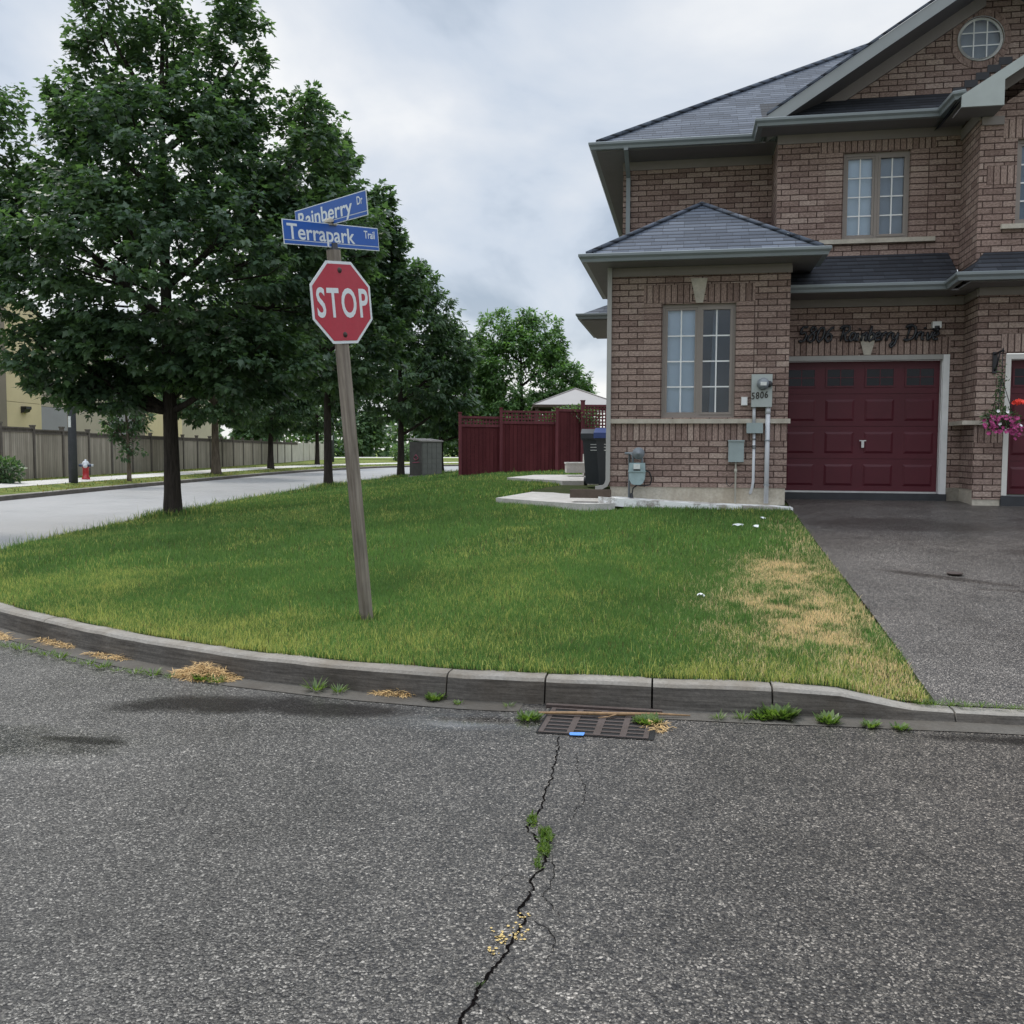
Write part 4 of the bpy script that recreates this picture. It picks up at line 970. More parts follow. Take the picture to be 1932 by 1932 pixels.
# --- soffits, friezes, gutters
def box(name, mat, *bs, bev=0.0):
    m = MB()
    for a, b in bs: m.box(a, b)
    return m.build(name, mat, house, bev)
box('soffit', 'soffit', ((bu0, bv0, bz - .12), (bu1, -.001, bz - .10)), ((bu0, -.001, bz - .12), (-.001, 2.9, bz - .10)), ((2.586, -.001, bz - .12), (bu1, 1.2, bz - .10)))
box('frieze', 'frieze', ((-.02, -.022, 4.20), (2.60, -.001, 4.238)), ((-.025, -.03, 4.11), (2.605, -.001, 4.20)), ((-.022, -.001, 4.11), (-.001, 3, 4.24)))
box('soffit', 'soffit', ((-.40, ev_ - .0, ez - .13), (2.47, 2.3, ez - .11)), ((-.40, 2.3, ez - .13), (-.001, 12, ez - .11)), ((2.2, .80, ez - .145), (5.15, 1.249, ez - .125)), ((4.8, -.13, 6.36), (5.15, .8, 6.38)))
box('frieze', 'frieze', ((-.001, 2.27, 6.30), (2.46, 2.299, 6.44)), ((2.46, 1.222, 6.29), (5.14, 1.249, 6.425)), ((5.12, .30, 6.2), (5.149, 1.22, 6.36)))
box('soffit', 'soffit', ((2.6, .38, 3.86), (5.0, .999, 3.88)), ((4.95, -.2, 3.87), (9, .299, 3.89)), ((4.95, .299, 3.868), (5.199, .9, 3.888)))
box('frieze', 'frieze', ((2.6, .975, 3.74), (5.18, .999, 3.86)), ((5.2, .275, 3.76), (9, .299, 3.87)), ((5.18, .3, 3.75), (5.199, .97, 3.86)))
def gutter(path, mat='gutterm'):
    """K-style gutter swept along a level path (u,v,z) outward normal to the right of travel"""
    m = MB(); P = [Vector(p) for p in path]; ring = []
    prof = [(0, 0), (.0, -.115), (.075, -.115), (.085, -.075), (.115, -.045), (.118, -.012), (.108, -.004), (.108, -.018), (.02, -.02), (.02, 0)]
    for i, p in enumerate(P):
        d0 = (P[i] - P[i - 1]).normalized() if i else (P[1] - P[0]).normalized()
        d1 = (P[i + 1] - P[i]).normalized() if i < len(P) - 1 else d0
        n0 = Vector((d0.y, -d0.x, 0)).normalized(); n1 = Vector((d1.y, -d1.x, 0)).normalized()
        nn = (n0 + n1); nn = nn / max(.3, nn.dot(n0)) if nn.length > 1e-6 else n0
        ring.append([p + nn * a + Vector((0, 0, b)) for a, b in prof])
    for a, b in zip(ring[:-1], ring[1:]):
        for k in range(len(prof)): m.poly([a[k], a[(k + 1) % len(prof)], b[(k + 1) % len(prof)], b[k]], None, 0)
    m.poly(ring[0]); m.poly(ring[-1][::-1])
    return m.build('gutter', mat, house)
gutter([(bu0, 2.9, bz), (bu0, bv0, bz), (bu1, bv0, bz), (bu1, .38, bz)])
gutter([(-.40, 12, ez), (-.40, ev_, ez), (2.20, ev_, ez), (2.20, .80, ez - .03), (4.78, .80, ez - .03), (4.78, -.02, ez - .08), (4.86, -.05, ez - .08)])
gutter([(2.6, .38, 3.98), (4.85, .38, 3.98), (4.85, -.22, 4.0), (9, -.22, 4.0)])
# side porch roof on the left
sp_v0, sp_v1, sp_u = 5.5, 8.8, -1.05
m = MB(); rpoly(m, [(sp_u, sp_v1, 4.36), (sp_u, sp_v0, 4.36), (0, sp_v0 + 1.05, 4.36 + 1.05 * .5), (0, sp_v1 - 1.05, 4.36 + 1.05 * .5)]); rpoly(m, [(sp_u, sp_v0, 4.36), (0, sp_v0, 4.36), (0, sp_v0 + 1.05, 4.36 + 1.05 * .5)]); m.build('porch_roof', 'shingle', house)
box('soffit', 'soffit', ((sp_u, sp_v0, 4.22), (-.002, sp_v1, 4.245)), ((sp_u + .0, sp_v0, 4.245), (sp_u + .03, sp_v1, 4.36)))
gutter([(sp_u, sp_v1, 4.36), (sp_u, sp_v0, 4.36), (-.02, sp_v0, 4.36)])
box('window_head', 'sillc', ((-.11, 4.6, 5.25), (-.001, 6.0, 5.33)), ((-.07, 4.6, 5.17), (-.001, 6.0, 5.25)))
# downspouts
m = MB(); m.box((.06, 1.52, 6.42), (.13, 1.60, 6.47)); m.prism([(.06, 1.52, 6.44), (.13, 1.52, 6.44), (.13, 1.60, 6.44), (.06, 1.60, 6.44)], (0, .66, -.28)); m.box((.06, 2.19, 5.0), (.13, 2.27, 6.20)); m.build('downspout', 'gutterm', house, .008)
m = MB(); m.box((-.045, -.07, 1.10), (.02, -.003, 4.24)); m.prism([(-.045, -.07, 1.10), (.02, -.07, 1.10), (.02, -.07, 1.08), (-.02, -.07, 1.00), (-.10, -.07, .955), (-.20, -.07, .955), (-.20, -.07, 1.005), (-.09, -.07, 1.02), (-.06, -.07, 1.05)][::-1], (0, .067, 0)); m.build('downspout', 'trimg', house, .006)
for z_ in (1.9, 3.1):
    pass

# --- things fixed to the house
def hthing(name, u, v, z, label, cat, group=None): return empty(name, hp(u, v, z), label, cat, group, -YAW)
# house lettering in brush script strokes
GL = {
 '5': ([[(.55, 1), (.18, .97), (.10, .55), (.38, .62), (.52, .35), (.36, .04), (.05, .06)]], .62),
 '8': ([[(.50, .85), (.30, 1), (.14, .8), (.42, .5), (.44, .12), (.22, 0), (.05, .18), (.2, .48), (.46, .72), (.50, .88)]], .60),
 '0': ([[(.34, 1), (.12, .75), (.06, .3), (.22, 0), (.44, .22), (.50, .68), (.34, 1)]], .60),
 '6': ([[(.50, .98), (.22, .75), (.07, .3), (.22, 0), (.44, .14), (.44, .40), (.26, .5), (.10, .32)]], .60),
 'R': ([[(.20, 0), (.30, .95)], [(.02, .82), (.22, 1), (.60, .98), (.66, .72), (.45, .52), (.26, .5)], [(.40, .52), (.52, .1), (.72, .02)]], .72),
 'D': ([[(.26, .08), (.34, .95)], [(.04, .85), (.28, 1), (.64, .9), (.76, .5), (.58, .1), (.2, .0), (.06, .1)]], .82),
 'a': ([[(.42, .50), (.22, .56), (.05, .26), (.16, .02), (.36, .18), (.44, .54), (.40, .12), (.52, .04)]], .50),
 'i': ([[(.10, .56), (.06, .1), (.22, .04)], [(.14, .76), (.17, .84)]], .32),
 'n': ([[(.08, .54), (.05, .0)], [(.06, .3), (.28, .56), (.36, .42), (.32, .08), (.46, .04)]], .46),
 'b': ([[(.16, 1.0), (.08, .3), (.14, .02), (.36, .12), (.40, .42), (.24, .54), (.12, .36)]], .46),
 'e': ([[(.06, .26), (.34, .36), (.32, .54), (.14, .52), (.05, .22), (.18, .02), (.40, .10)]], .42),
 'r': ([[(.10, .54), (.06, .0)], [(.08, .3), (.22, .54), (.36, .50)]], .36),
 'y': ([[(.08, .54), (.10, .18), (.28, .1), (.42, .52)], [(.42, .52), (.34, -.1), (.16, -.42), (.02, -.3), (.20, -.06)]], .48),
 'v': ([[(.06, .54), (.14, .04), (.26, .1), (.40, .54)]], .42), ' ': ([], .42)}
def strokes(mb, text, x, y, h, w, v, th, shear=.18):
    for ch in text:
        ss, adv = GL[ch]
        for s_ in ss:
            P = [Vector((a, b, 0)) for a, b in s_]; P2 = []
            if len(P) > 2:
                Q = [P[0] * 2 - P[1]] + P + [P[-1] * 2 - P[-2]]
                for i in range(1, len(Q) - 2):
                    for k in range(4):
                        t = k / 4; a, b, c, d = Q[i - 1:i + 3]
                        P2.append(.5 * ((2 * b) + (c - a) * t + (2 * a - 5 * b + 4 * c - d) * t * t + (3 * b - a - 3 * c + d) * t ** 3))
                P2.append(P[-1])
            else: P2 = P
            pts = [(x + (p.x + shear * p.y) * w, v, y + p.y * h) for p in P2]
            mb.tube(pts, [th * (.75 + .5 * abs(math.sin(i * .9))) for i in range(len(pts))], 6)
        x += adv * w
    return x
t_ = hthing('house_lettering', 2.80, .99, 3.2, 'dark cursive metal lettering with the street address above the garage door', 'lettering')
m = MB(); xx = 0.0
for word in ('5806', 'Rainberry', 'Drive'):
    m = MB(); x1 = strokes(m, word, xx, .02, .225, .214, -.02, .0195); m.build('word', 'brass', t_); xx = x1 + .07
# electric meter
t_ = hthing('electric_meter', 2.205, 0, 2.18, 'pale grey metal meter cabinet numbered 5806 beside the bay window', 'electric meter')
m = MB(); m.box((-.145, -.12, 0), (.145, -.002, .47)); c_ = m.build('cabinet', 'meterg', t_, .008)
m = MB(); m.lathe([(.088, 0), (.088, .035), (.078, .05), (.074, .10), (.060, .125), (0, .130)], 24, (.015, -.12, .33), 'y'); m.build('meter_dome', 'regul', t_)
m = MB(); m.box((-.03, -.256, .30), (.055, -.249, .35)); m.build('dial', 'label', t_)
m = MB(); m.lathe([(.045, 0), (.045, .045), (.03, .055), (0, .056)], 16, (.10, -.12, .325), 'y'); m.build('seal_knob', 'black', t_)
def text_mesh(s, size, mat, parent, loc, rot, sx=1.0, off=0.0, shear=0.0, align='CENTER', ext=.002, spacing=1.0, name='lettering'):
    c = bpy.data.curves.new('txt', 'FONT'); c.body = s; c.size = size; c.offset = off; c.shear = shear; c.align_x = align; c.extrude = ext; c.space_character = spacing; c.resolution_u = 4
    o = bpy.data.objects.new('txt', c); COL.objects.link(o); dg = bpy.context.evaluated_depsgraph_get(); dg.update()
    me = bpy.data.meshes.new_from_object(o.evaluated_get(dg)); bpy.data.objects.remove(o); bpy.data.curves.remove(c)
    me.materials.clear(); me.materials.append(MT[mat]); r = bpy.data.objects.new(name, me); COL.objects.link(r)
    r.parent = parent; r.location = loc; r.rotation_euler = rot; r.scale = (sx, 1, 1); return r
text_mesh('5806', .135, 'num', t_, (-.03, -.1235, .12), (R(90), R(-6), 0), .80, .003, .15, spacing=1.15)
m = MB(); m.tube([(-.10, -.06, 0), (-.10, -.06, -.23)], .024, 10); m.build('conduit', 'pvc', t_)
m = MB(); m.tube([(.095, -.06, 0), (.095, -.06, -1.40)], .034, 12); m.tube([(.095, -.06, -.02), (.095, -.06, -.10)], .038, 12); m.build('conduit', 'pvc', t_)
m = MB(); m.box((.055, -.10, -.49), (.135, -.02, -.475)); m.build('pipe_strap', 'regul', t_); m = MB(); m.box((.055, -.10, -1.14), (.135, -.02, -1.125)); m.build('pipe_strap', 'regul', t_)
t_ = hthing('junction_box', 2.115, 0, 1.80, 'beige junction box below the meter cabinet with a grey pipe running down', 'junction box')
m = MB(); m.box((-.115, -.14, 0), (.115, -.047, .15)); m.build('box_body', 'meterb', t_, .006)
m = MB(); m.tube([(-.005, -.09, 0), (-.005, -.09, -.70), (-.015, -.085, -.78), (-.035, -.045, -.86), (-.04, .0, -.88)], .021, 10); m.build('conduit', 'pvc', t_)
for z_ in (-.09, -.19, -.22): m = MB(); m.box((-.032, -.118, z_), (.022, -.06, z_ + .012)); m.build('pipe_strap', 'black', t_)
t_ = hthing('telecom_box', 1.86, 0, 1.38, 'grey green telephone box low on the brick wall with a thin beige pipe below', 'utility box')
m = MB(); m.box((-.11, -.105, 0), (.11, -.006, .32)); m.build('box_body', 'meterb', t_, .01)
m = MB(); m.prism([(-.118, -.006, .32), (-.118, -.118, .315), (-.118, -.118, .30), (-.118, -.006, .30)], (.236, 0, 0)); m.build('lid', 'meterb', t_)
m = MB(); m.tube([(0, -.05, 0), (0, -.05, -.06), (0, -.05, -.60)], .013, 8); m.tube([(0, -.05, -.10), (0, -.05, -.16)], .022, 8); m.build('conduit', 'pvcb', t_)
m = MB(); m.tube([(-.02, -.03, -.30), (-.08, -.03, -.36), (-.12, -.03, -.33), (-.13, -.02, -.27)], .006, 6); m.build('cable', 'conduit', t_)
t_ = hthing('sensor_box', 1.965, 0, 2.205, 'small white plastic box on the brick between window and meter cabinet', 'sensor box')
m = MB(); m.box((-.045, -.05, 0), (.045, -.005, .125)); m.build('box_body', 'offwhite', t_, .008); m = MB(); m.box((-.038, -.055, .006), (.038, -.05, .115)); m.build('cover', 'white', t_, .003)
# gas meter
t_ = hthing('gas_meter', .43, 0, 1.0, 'blue grey gas meter with round regulator and black hose on the brick wall', 'gas meter')
prof = [(-.115, .36), (.115, .36), (.122, .22), (.115, .12), (.085, .055), (.055, .035), (-.055, .035), (-.085, .055), (-.115, .12), (-.122, .22)]
m = MB(); m.prism([(a, -.20, b) for a, b in prof], (0, .15, 0)); m.build('meter_body', 'gasm', t_, .018)
m = MB(); m.box((-.13, -.212, .225), (.13, -.045, .245)); m.build('flange', 'gasm', t_, .004)
m = MB(); m.box((-.05, -.222, .27), (.045, -.20, .34)); m.build('index_window', 'label', t_, .004); m = MB(); m.box((-.05, -.215, .245), (.05, -.20, .262)); m.build('nameplate', 'black', t_)
m = MB(); m.lathe([(.0, .10), (.025, .10), (.025, .075), (.07, .06), (.075, .03), (.09, .02), (.09, .0), (.07, -.02), (0, -.02)], 22, (.015, -.12, .50), 'y'); m.build('regulator', 'regul', t_)
m = MB(); m.tube([(-.19, -.10, .50), (.10, -.10, .50)], .018, 8); m.tube([(-.07, -.10, .36), (-.07, -.10, .47), (-.10, -.10, .50), (-.12, -.08, .50), (-.12, -.08, -.2)], .018, 8); m.tube([(.07, -.1, .36), (.07, -.1, .42), (.02, -.11, .44)], .018, 8); m.build('pipework', 'regul', t_)
m = MB(); m.tube([(.12, -.13, .25), (.18, -.12, .22), (.215, -.12, .12), (.19, -.11, .035), (.10, -.10, .02), (.0, -.12, .03), (-.06, -.13, -.02), (-.075, -.13, -.12), (-.07, -.13, -.20)], .011, 8); m.build('hose', 'conduit', t_)
m = MB(); m.lathe([(.045, 0), (.03, .05), (.018, .12)], 10, (-.08, -.13, -.21)); m.box((-.18, -.16, -.21), (-.10, -.09, -.17)); m.build('pipe_foot', 'black', t_)
# security camera
t_ = hthing('security_camera', 4.80, 1.0, 3.36, 'small white dome security camera on the brick above the garage door', 'camera')
m = MB(); m.box((-.062, -.10, .03), (.062, -.004, .125)); m.build('camera_body', 'white', t_, .015)
m = MB(); m.lathe([(.055, .03), (.055, .0), (.045, -.03), (.02, -.05), (0, -.052)], 16, (0, -.06, .03)); m.build('camera_dome', 'black', t_)
m = MB(); m.lathe([(0, .030), (.026, .026), (.03, 0)], 14, (.008, -.105, .0), 'y'); m.build('lens', 'black', t_)
# hanging basket bracket and basket
t_ = hthing('basket_bracket', 5.44, .3, 2.66, 'black iron wall bracket on the brick pier between the garage doors', 'bracket')
m = MB(); m.box((-.03, -.03, 0), (.03, -.006, .30)); m.tube([(0, -.03, .27), (.0, -.36, .29)], .014, 8); m.tube([(0, -.03, .04), (0, -.12, .10), (0, -.24, .27)], .012, 8); m.tube([(0, -.34, .29), (0, -.38, .31), (0, -.40, .28), (0, -.37, .255)], .010, 6); m.build('bracket_arm', 'black', t_)
bk = hthing('flower_basket', 5.44, -.06, 1.95, 'hanging basket of pink petunias with one red bloom beside the right garage door', 'flower basket')
m = MB(); m.lathe([(.05, -.10), (.13, -.06), (.17, .06), (.185, .09), (.17, .09), (.0, .06)], 20); m.build('pot', 'wood', bk)
m = MB(); m.tube([(.0, 0, .99), (0, 0, .62)], .006, 6)
for a in (0, 2.1, 4.2): m.tube([(0, 0, .62), (.17 * math.cos(a), .17 * math.sin(a), .09)], .005, 6)
m.build('chain', 'black', bk)
#PART3
# ------------------------------------------------------------------ foliage
MAPLE = np.array([(0, 0), (.26, .00), (.25, .17), (.54, .40), (.28, .45), (.20, .62), (0, 1.0), (-.20, .62), (-.28, .45), (-.54, .40), (-.25, .17), (-.26, .00)])
OVAL = np.array([(0, 0), (.22, .28), (.20, .62), (0, 1.0), (-.20, .62), (-.22, .28)])
DIAM = np.array([(0, 0), (.34, .42), (0, 1.0), (-.34, .42)])
def unit(v): return v / (np.linalg.norm(v, axis=1, keepdims=True) + 1e-9)
def leaves(name, P, D, N, S, outline, mat, parent, tint, fold=.25):
    D = unit(D); Xs = unit(np.cross(D, N)); Nn = unit(np.cross(Xs, D)); k = len(outline); n = len(P)
    ox, oy = outline[:, 0], outline[:, 1]
    V = P[:, None, :] + S[:, None, None] * (ox[None, :, None] * Xs[:, None, :] + oy[None, :, None] * D[:, None, :] - (fold * np.abs(ox) + .18 * oy ** 2)[None, :, None] * Nn[:, None, :])
    t = np.repeat(np.stack([tint, tint, tint, np.ones(n)], 1)[:, None, :], k, 1)
    return npmesh(name, V.reshape(-1, 3), np.arange(n * k), np.arange(n) * k, np.full(n, k), mat, parent, t.reshape(-1, 4))

def tree(name, x, y, z, lobes, trunk_r, fork_z, label, cat='tree', group=None, n_tips=900, per=36, leaf=.14, outline=MAPLE, mat='leaf', barkm='bark', seed=1, top=None, spray=.55, twigs=True, hole_t=.55):
    """lobes: (dx, dy, z, rx, ry, rz) relative to the base"""
    rg = np.random.default_rng(seed); t = empty(name, (x, y, z), label, cat, group)
    L = np.array(lobes, float); vol = L[:, 3] * L[:, 4] + L[:, 4] * L[:, 5]; pr = vol / vol.sum()
    which = rg.choice(len(L), n_tips, p=pr)
    d = unit(rg.normal(size=(n_tips, 3))); rad = .50 + .50 * rg.random(n_tips) ** .55
    tips = L[which, :3] + d * L[which, 3:] * rad[:, None]
    # drop tips lying deep inside another lobe
    inn = np.zeros(n_tips)
    for l in L: inn = np.maximum(inn, 1 - np.sum(((tips - l[:3]) / l[3:]) ** 2, 1))
    keep = (inn < .72) | (rg.random(n_tips) < .25)
    # leave ragged holes
    hole = np.sin(tips[:, 0] * 2.3 + seed) * np.sin(tips[:, 1] * 1.9 + 1.3 * seed) * np.sin(tips[:, 2] * 2.1 + .7 * seed)
    keep &= hole < hole_t
    tips, which = tips[keep], which[keep]; m = len(tips)
    # trunk and limbs
    mb = MB(); hgt = top or (L[:, 2] + L[:, 5]).max() * .86
    npt = 9; path = []
    for i in range(npt):
        f = i / (npt - 1); path.append((.10 * math.sin(3 * f + seed) * f, .10 * math.cos(2 * f + seed) * f, hgt * f))
    radi = [trunk_r * (1.0 + .55 * max(0, 1 - i * 3.0)) * (1 - .90 * (i / (npt - 1)) ** .9) + .012 for i in range(npt)]
    path = [(0, 0, -.15), (0, 0, .12), (0, 0, .5)] + path[1:]; radi = [trunk_r * 1.55, trunk_r * 1.22, trunk_r * 1.04] + [min(trunk_r, r_) for r_ in radi[1:]]
    mb.tube(path, radi, 10)
    limb_end = {}
    for i, l in enumerate(L):
        s = Vector((0, 0, max(fork_z * .9, min(l[2] - .9 * math.hypot(l[0], l[1]) - .2, hgt * .8)))); e_ = Vector(l[:3])
        if (e_ - s).length < .6: continue
        r0 = trunk_r * .42; pts = []
        for k in range(6):
            f = k / 5; q = s.lerp(e_, f); q.z += .35 * math.sin(f * 3.1) * -.4; pts.append(q)
        mb.tube(pts, [r0 * (1 - .75 * k / 5) + .008 for k in range(6)], 7)
    if twigs:
        sel = rg.permutation(m)[:min(m, 170)]
        for i in sel:
            l = L[which[i]]; e_ = Vector(tips[i]); b = (Vector(l[:3]) - Vector((0, 0, l[5] * .35))).lerp(e_, .45)
            mid = b.lerp(e_, .55) + Vector(rg.normal(0, .10, 3)); mid.z -= .08
            mb.tube([b, mid, e_], [.022, .014, .005], 4, cap=False)
    mb.build('trunk', barkm, t)
    # sprays of leaves: short drooping twigs pointing outward and up
    cen = L[which, :3].copy(); cen[:, 2] -= L[which, 5] * .55
    out = unit(tips - cen + rg.normal(0, .25, (m, 3))); 
    n = m * per; ti = np.repeat(np.arange(m), per)
    along = rg.random(n); sp_len = spray * rg.uniform(.6, 1.3, m)
    side = unit(rg.normal(size=(n, 3))); flat = side.copy(); flat[:, 2] *= .35
    P = tips[ti] - out[ti] * (sp_len[ti] * (1 - along) * .8)[:, None] + flat * (spray * .42 * rg.random(n) ** .6 * (1.1 - .55 * along))[:, None]
    P[:, 2] -= .10 * spray * rg.random(n)
    D = unit(out[ti] * .55 + side * .8); D[:, 2] -= .45 + .35 * rg.random(n)
    N = unit(np.stack([rg.normal(0, .38, n), rg.normal(0, .38, n), np.ones(n)], 1) + out[ti] * .25)
    S = leaf * rg.uniform(.65, 1.2, n)
    spr = rg.random(m) ** 1.6
    tint = np.clip(.6 * spr[ti] + .4 * rg.random(n) - .08, 0, 1)
    leaves('crown', P, D, N, S, outline, mat, t, tint); return t
T1 = [(0, 0, 4.9, 3.7, 3.4, 2.05), (-.1, .2, 6.8, 2.75, 2.7, 1.75), (-1.0, 0, 9.2, .85, 1.1, 2.6), (-.05, .3, 8.9, .75, 1.0, 1.9), (1.35, .2, 8.8, .62, .8, 1.9), (-1.7, .2, 7.9, .7, .8, 1.2), (.7, 0, 7.9, 1.0, 1.0, 1.1),
      (-3.35, .3, 7.0, .75, 1.0, 1.75), (-3.7, -.2, 5.0, 1.2, 1.2, 1.7), (2.55, .1, 7.0, 1.05, 1.1, 1.55), (3.2, 0, 5.4, 1.1, 1.2, 1.5), (-1.6, -.9, 3.1, 1.5, 1.2, .9), (1.6, -.8, 3.1, 1.8, 1.3, .95), (-.9, -.6, 2.5, .75, .75, .55), (0, 0, 3.3, 2.6, 2.4, .9)]
tree('maple_tree', -6.66, 18.7, lz(-6.66, 18.7), T1, .155, 2.3, 'large dark green maple nearest the corner, its tall leaders rising above the street sign', 'tree', 'maples along the side street lawn', 3000, 34, .130, MAPLE, seed=3, top=9.6, hole_t=.42)
T2 = [(0, 0, 5.4, 3.1, 3.0, 2.6), (.1, 0, 8.3, 3.0, 2.8, 2.4), (-.3, 0, 10.8, 1.7, 1.7, 1.9), (1.7, 0, 9.4, 1.1, 1.1, 1.4), (2.5, .2, 7.2, 1.1, 1.1, 1.5), (-2.2, 0, 7.0, 1.2, 1.2, 1.6), (.6, .3, 11.6, .7, .7, 1.0)]
tree('maple_tree', -6.55, 34.0, lz(-6.55, 34.0), T2, .15, 2.3, 'tall dark maple directly behind the leaning stop sign post', 'tree', 'maples along the side street lawn', 1400, 26, .21, MAPLE, seed=5)
T3 = [(0, 0, 4.8, 3.2, 3.0, 2.4), (.4, 0, 7.2, 2.8, 2.6, 2.2), (.6, 0, 9.1, 1.4, 1.4, 1.3), (2.4, 0, 5.9, 1.5, 1.4, 1.7), (-1.8, 0, 7.0, 1.4, 1.4, 1.6), (2.6, 0, 3.9, 1.4, 1.3, 1.2)]
tree('maple_tree', -5.25, 45.0, lz(-5.25, 45.0), T3, .17, 2.2, 'dark rounded maple just left of the grey community mailbox', 'tree', 'maples along the side street lawn', 1250, 24, .25, OVAL, seed=8)
T4 = [(0, 0, 4.6, 3.3, 3.0, 2.7), (.5, 0, 6.6, 2.4, 2.4, 2.2), (-2.0, 0, 5.4, 1.6, 1.5, 1.9), (2.2, 0, 4.2, 1.6, 1.6, 2.0), (2.4, 0, 2.6, 1.6, 1.4, 1.3)]
tree('shade_tree', -4.3, 57.5, .35, T4, .16, 1.9, 'dark tree whose trunk shows between the mailbox and the red fence', 'tree', None, 1050, 24, .30, OVAL, seed=12)
T5 = [(0, 0, 5.0, 3.0, 2.6, 3.2), (-1.4, 0, 7.2, 1.5, 1.5, 1.9), (1.2, 0, 7.0, 1.5, 1.5, 1.8), (2.8, 0, 3.6, 1.6, 1.4, 1.6), (3.6, 0, 2.7, 1.0, 1.0, .9), (-2.6, 0, 4.0, 1.6, 1.4, 2.6), (.2, 0, 8.0, .8, .8, 1.2), (0, -.5, 2.6, 3.6, 2.2, 1.7), (2.0, 0, 6.5, .7, .7, 1.4), (2.4, -.5, 4.6, 1.7, 1.5, 1.6), (-1.8, -.5, 5.6, 1.9, 1.5, 1.6)]
tree('yard_tree', .55, 55.0, .7, T5, .17, 1.2, 'lighter green spreading tree behind the red fence beside the gazebo roof', 'tree', None, 1900, 24, .24, OVAL, 'leafb', seed=15, hole_t=.75)
# across the side street
ST_ = [(0, 0, 2.9, 1.25, 1.2, 1.0), (.2, 0, 3.8, 1.2, 1.1, 1.1), (-.5, 0, 2.3, .7, .7, .6), (.1, 0, 1.55, .38, .35, .7)]
tree('young_tree', -15.45, 38.5, .23, ST_, .075, 1.2, 'small young tree with leafy trunk on the boulevard in front of the weathered fence', 'tree', None, 170, 24, .19, OVAL, 'leaf', 'barkl', seed=21)
F2 = [(0, 0, 4.6, 3.3, 3.2, 2.3), (.2, 0, 7.0, 2.7, 2.6, 2.4), (1.8, 0, 5.5, 1.8, 1.6, 1.8), (-2.0, 0, 5.6, 1.5, 1.5, 1.6)]
tree('street_tree', -15.35, 49.5, .24, F2, .22, 2.0, 'pale trunked street tree across the road, nearest of three along the far boulevard', 'tree', 'street trees across the side street', 1100, 24, .28, OVAL, 'leaf', 'barkl', seed=23)
F3 = [(0, 0, 4.4, 3.2, 3.0, 2.3), (0, 0, 6.8, 2.5, 2.5, 2.2), (-1.8, 0, 5.6, 1.6, 1.5, 1.5), (1.9, 0, 5.3, 1.5, 1.5, 1.5)]
tree('street_tree', -15.3, 60.5, .24, F3, .19, 2.2, 'street tree with dark straight trunk, middle of three along the fence across the road', 'tree', 'street trees across the side street', 900, 22, .32, OVAL, 'leaf', 'bark', seed=25)
tree('street_tree', -14.9, 73.0, .24, F2, .17, 2.4, 'farthest of the street trees across the road, right beside the second maple trunk', 'tree', 'street trees across the side street', 800, 22, .36, OVAL, 'leaf', 'bark', seed=27)
# trees far across the park
k_ = 0
FT = [(-34, 128, 9, 'round tree at the far left end of the park row'), (-22, 140, 8, 'low round tree in the middle left of the park row'), (-12, 150, 10, 'tallest tree of the park row'), (-2, 138, 7, 'shortest tree of the park row'), (8, 150, 9, 'tree near the right end of the park row'), (20, 140, 10, 'tree at the right end of the park row behind the yard tree'), (-44, 112, 11, 'large tree behind the end of the pale fence'), (-33, 98, 10, 'tree rising behind the pale far fence')]
for fx, fy, fh, lab in FT:
    k_ += 1
    s_ = fh / 9
    lb = [(0, 0, 4.2 * s_, 3.6 * s_, 3.2 * s_, 3.6 * s_), (1.5 * s_, 0, 6.0 * s_, 2.2 * s_, 2 * s_, 2.3 * s_), (-1.8 * s_, 0, 5.2 * s_, 2.1 * s_, 2 * s_, 2.2 * s_)]
    tree('park_tree', fx, fy, .3, lb, .2, 1.2, lab, 'tree', 'trees across the park', 420, 18, .70, DIAM, 'leaff', seed=40 + k_, twigs=False, spray=1.3)
# the wood beyond the park reads as one mass
rg = np.random.default_rng(77); n = 15000; X = rg.uniform(-75, 60, n); Zt = 6.5 + 3.2 * np.sin(X * .31) + 1.8 * np.sin(X * .83 + 1) + 1.2 * np.sin(X * 1.9); Yc = 158 + 3 * np.sin(X * .5)
fz_ = rg.random(n); P = np.stack([X, Yc - 5 * np.sqrt(np.maximum(0, 1 - fz_ ** 2)) * rg.random(n) ** .4, .3 + np.maximum(2.5, Zt) * fz_], 1)
o = leaves('far_woods', P, unit(rg.normal(0, 1, (n, 3)) + [0, -.4, -.2]), unit(rg.normal(0, .6, (n, 3)) + [0, -.5, 1]), rg.uniform(.7, 1.5, n), OVAL, 'leaff', None, rg.random(n))
tag(o, 'dark line of woods along the far side of the park', 'woods', kind='stuff')
# bushes
def bush(name, x, y, z, r, h, label, cat, n, leaf, mat='leaff', seed=2, group=None):
    rg = np.random.default_rng(seed); t = empty(name, (x, y, z), label, cat, group)
    mb = MB()
    for k in range(9):
        a = rg.uniform(0, 6.28); mb.tube([(0, 0, -.05), (.3 * r * math.cos(a), .3 * r * math.sin(a), h * .45), (.7 * r * math.cos(a), .7 * r * math.sin(a), h * rg.uniform(.6, .9))], [.02, .013, .005], 5)
    mb.build('stem', 'bark', t)
    d = unit(rg.normal(size=(n, 3))); P = d * np.array([r, r, h * .5]) * (rg.random(n) ** .4)[:, None]; P[:, 2] += h * .52
    leaves('foliage', P, unit(d + rg.normal(0, .5, (n, 3))), unit(rg.normal(0, .5, (n, 3)) + [0, 0, 1]), leaf * rg.uniform(.6, 1.2, n), OVAL, mat, t, rg.random(n)); return t
bush('shrub', -17.35, 32.7, .25, .55, .95, 'small leafy shrub at the left edge in front of the weathered fence', 'shrub', 900, .16, 'leaf', 3)
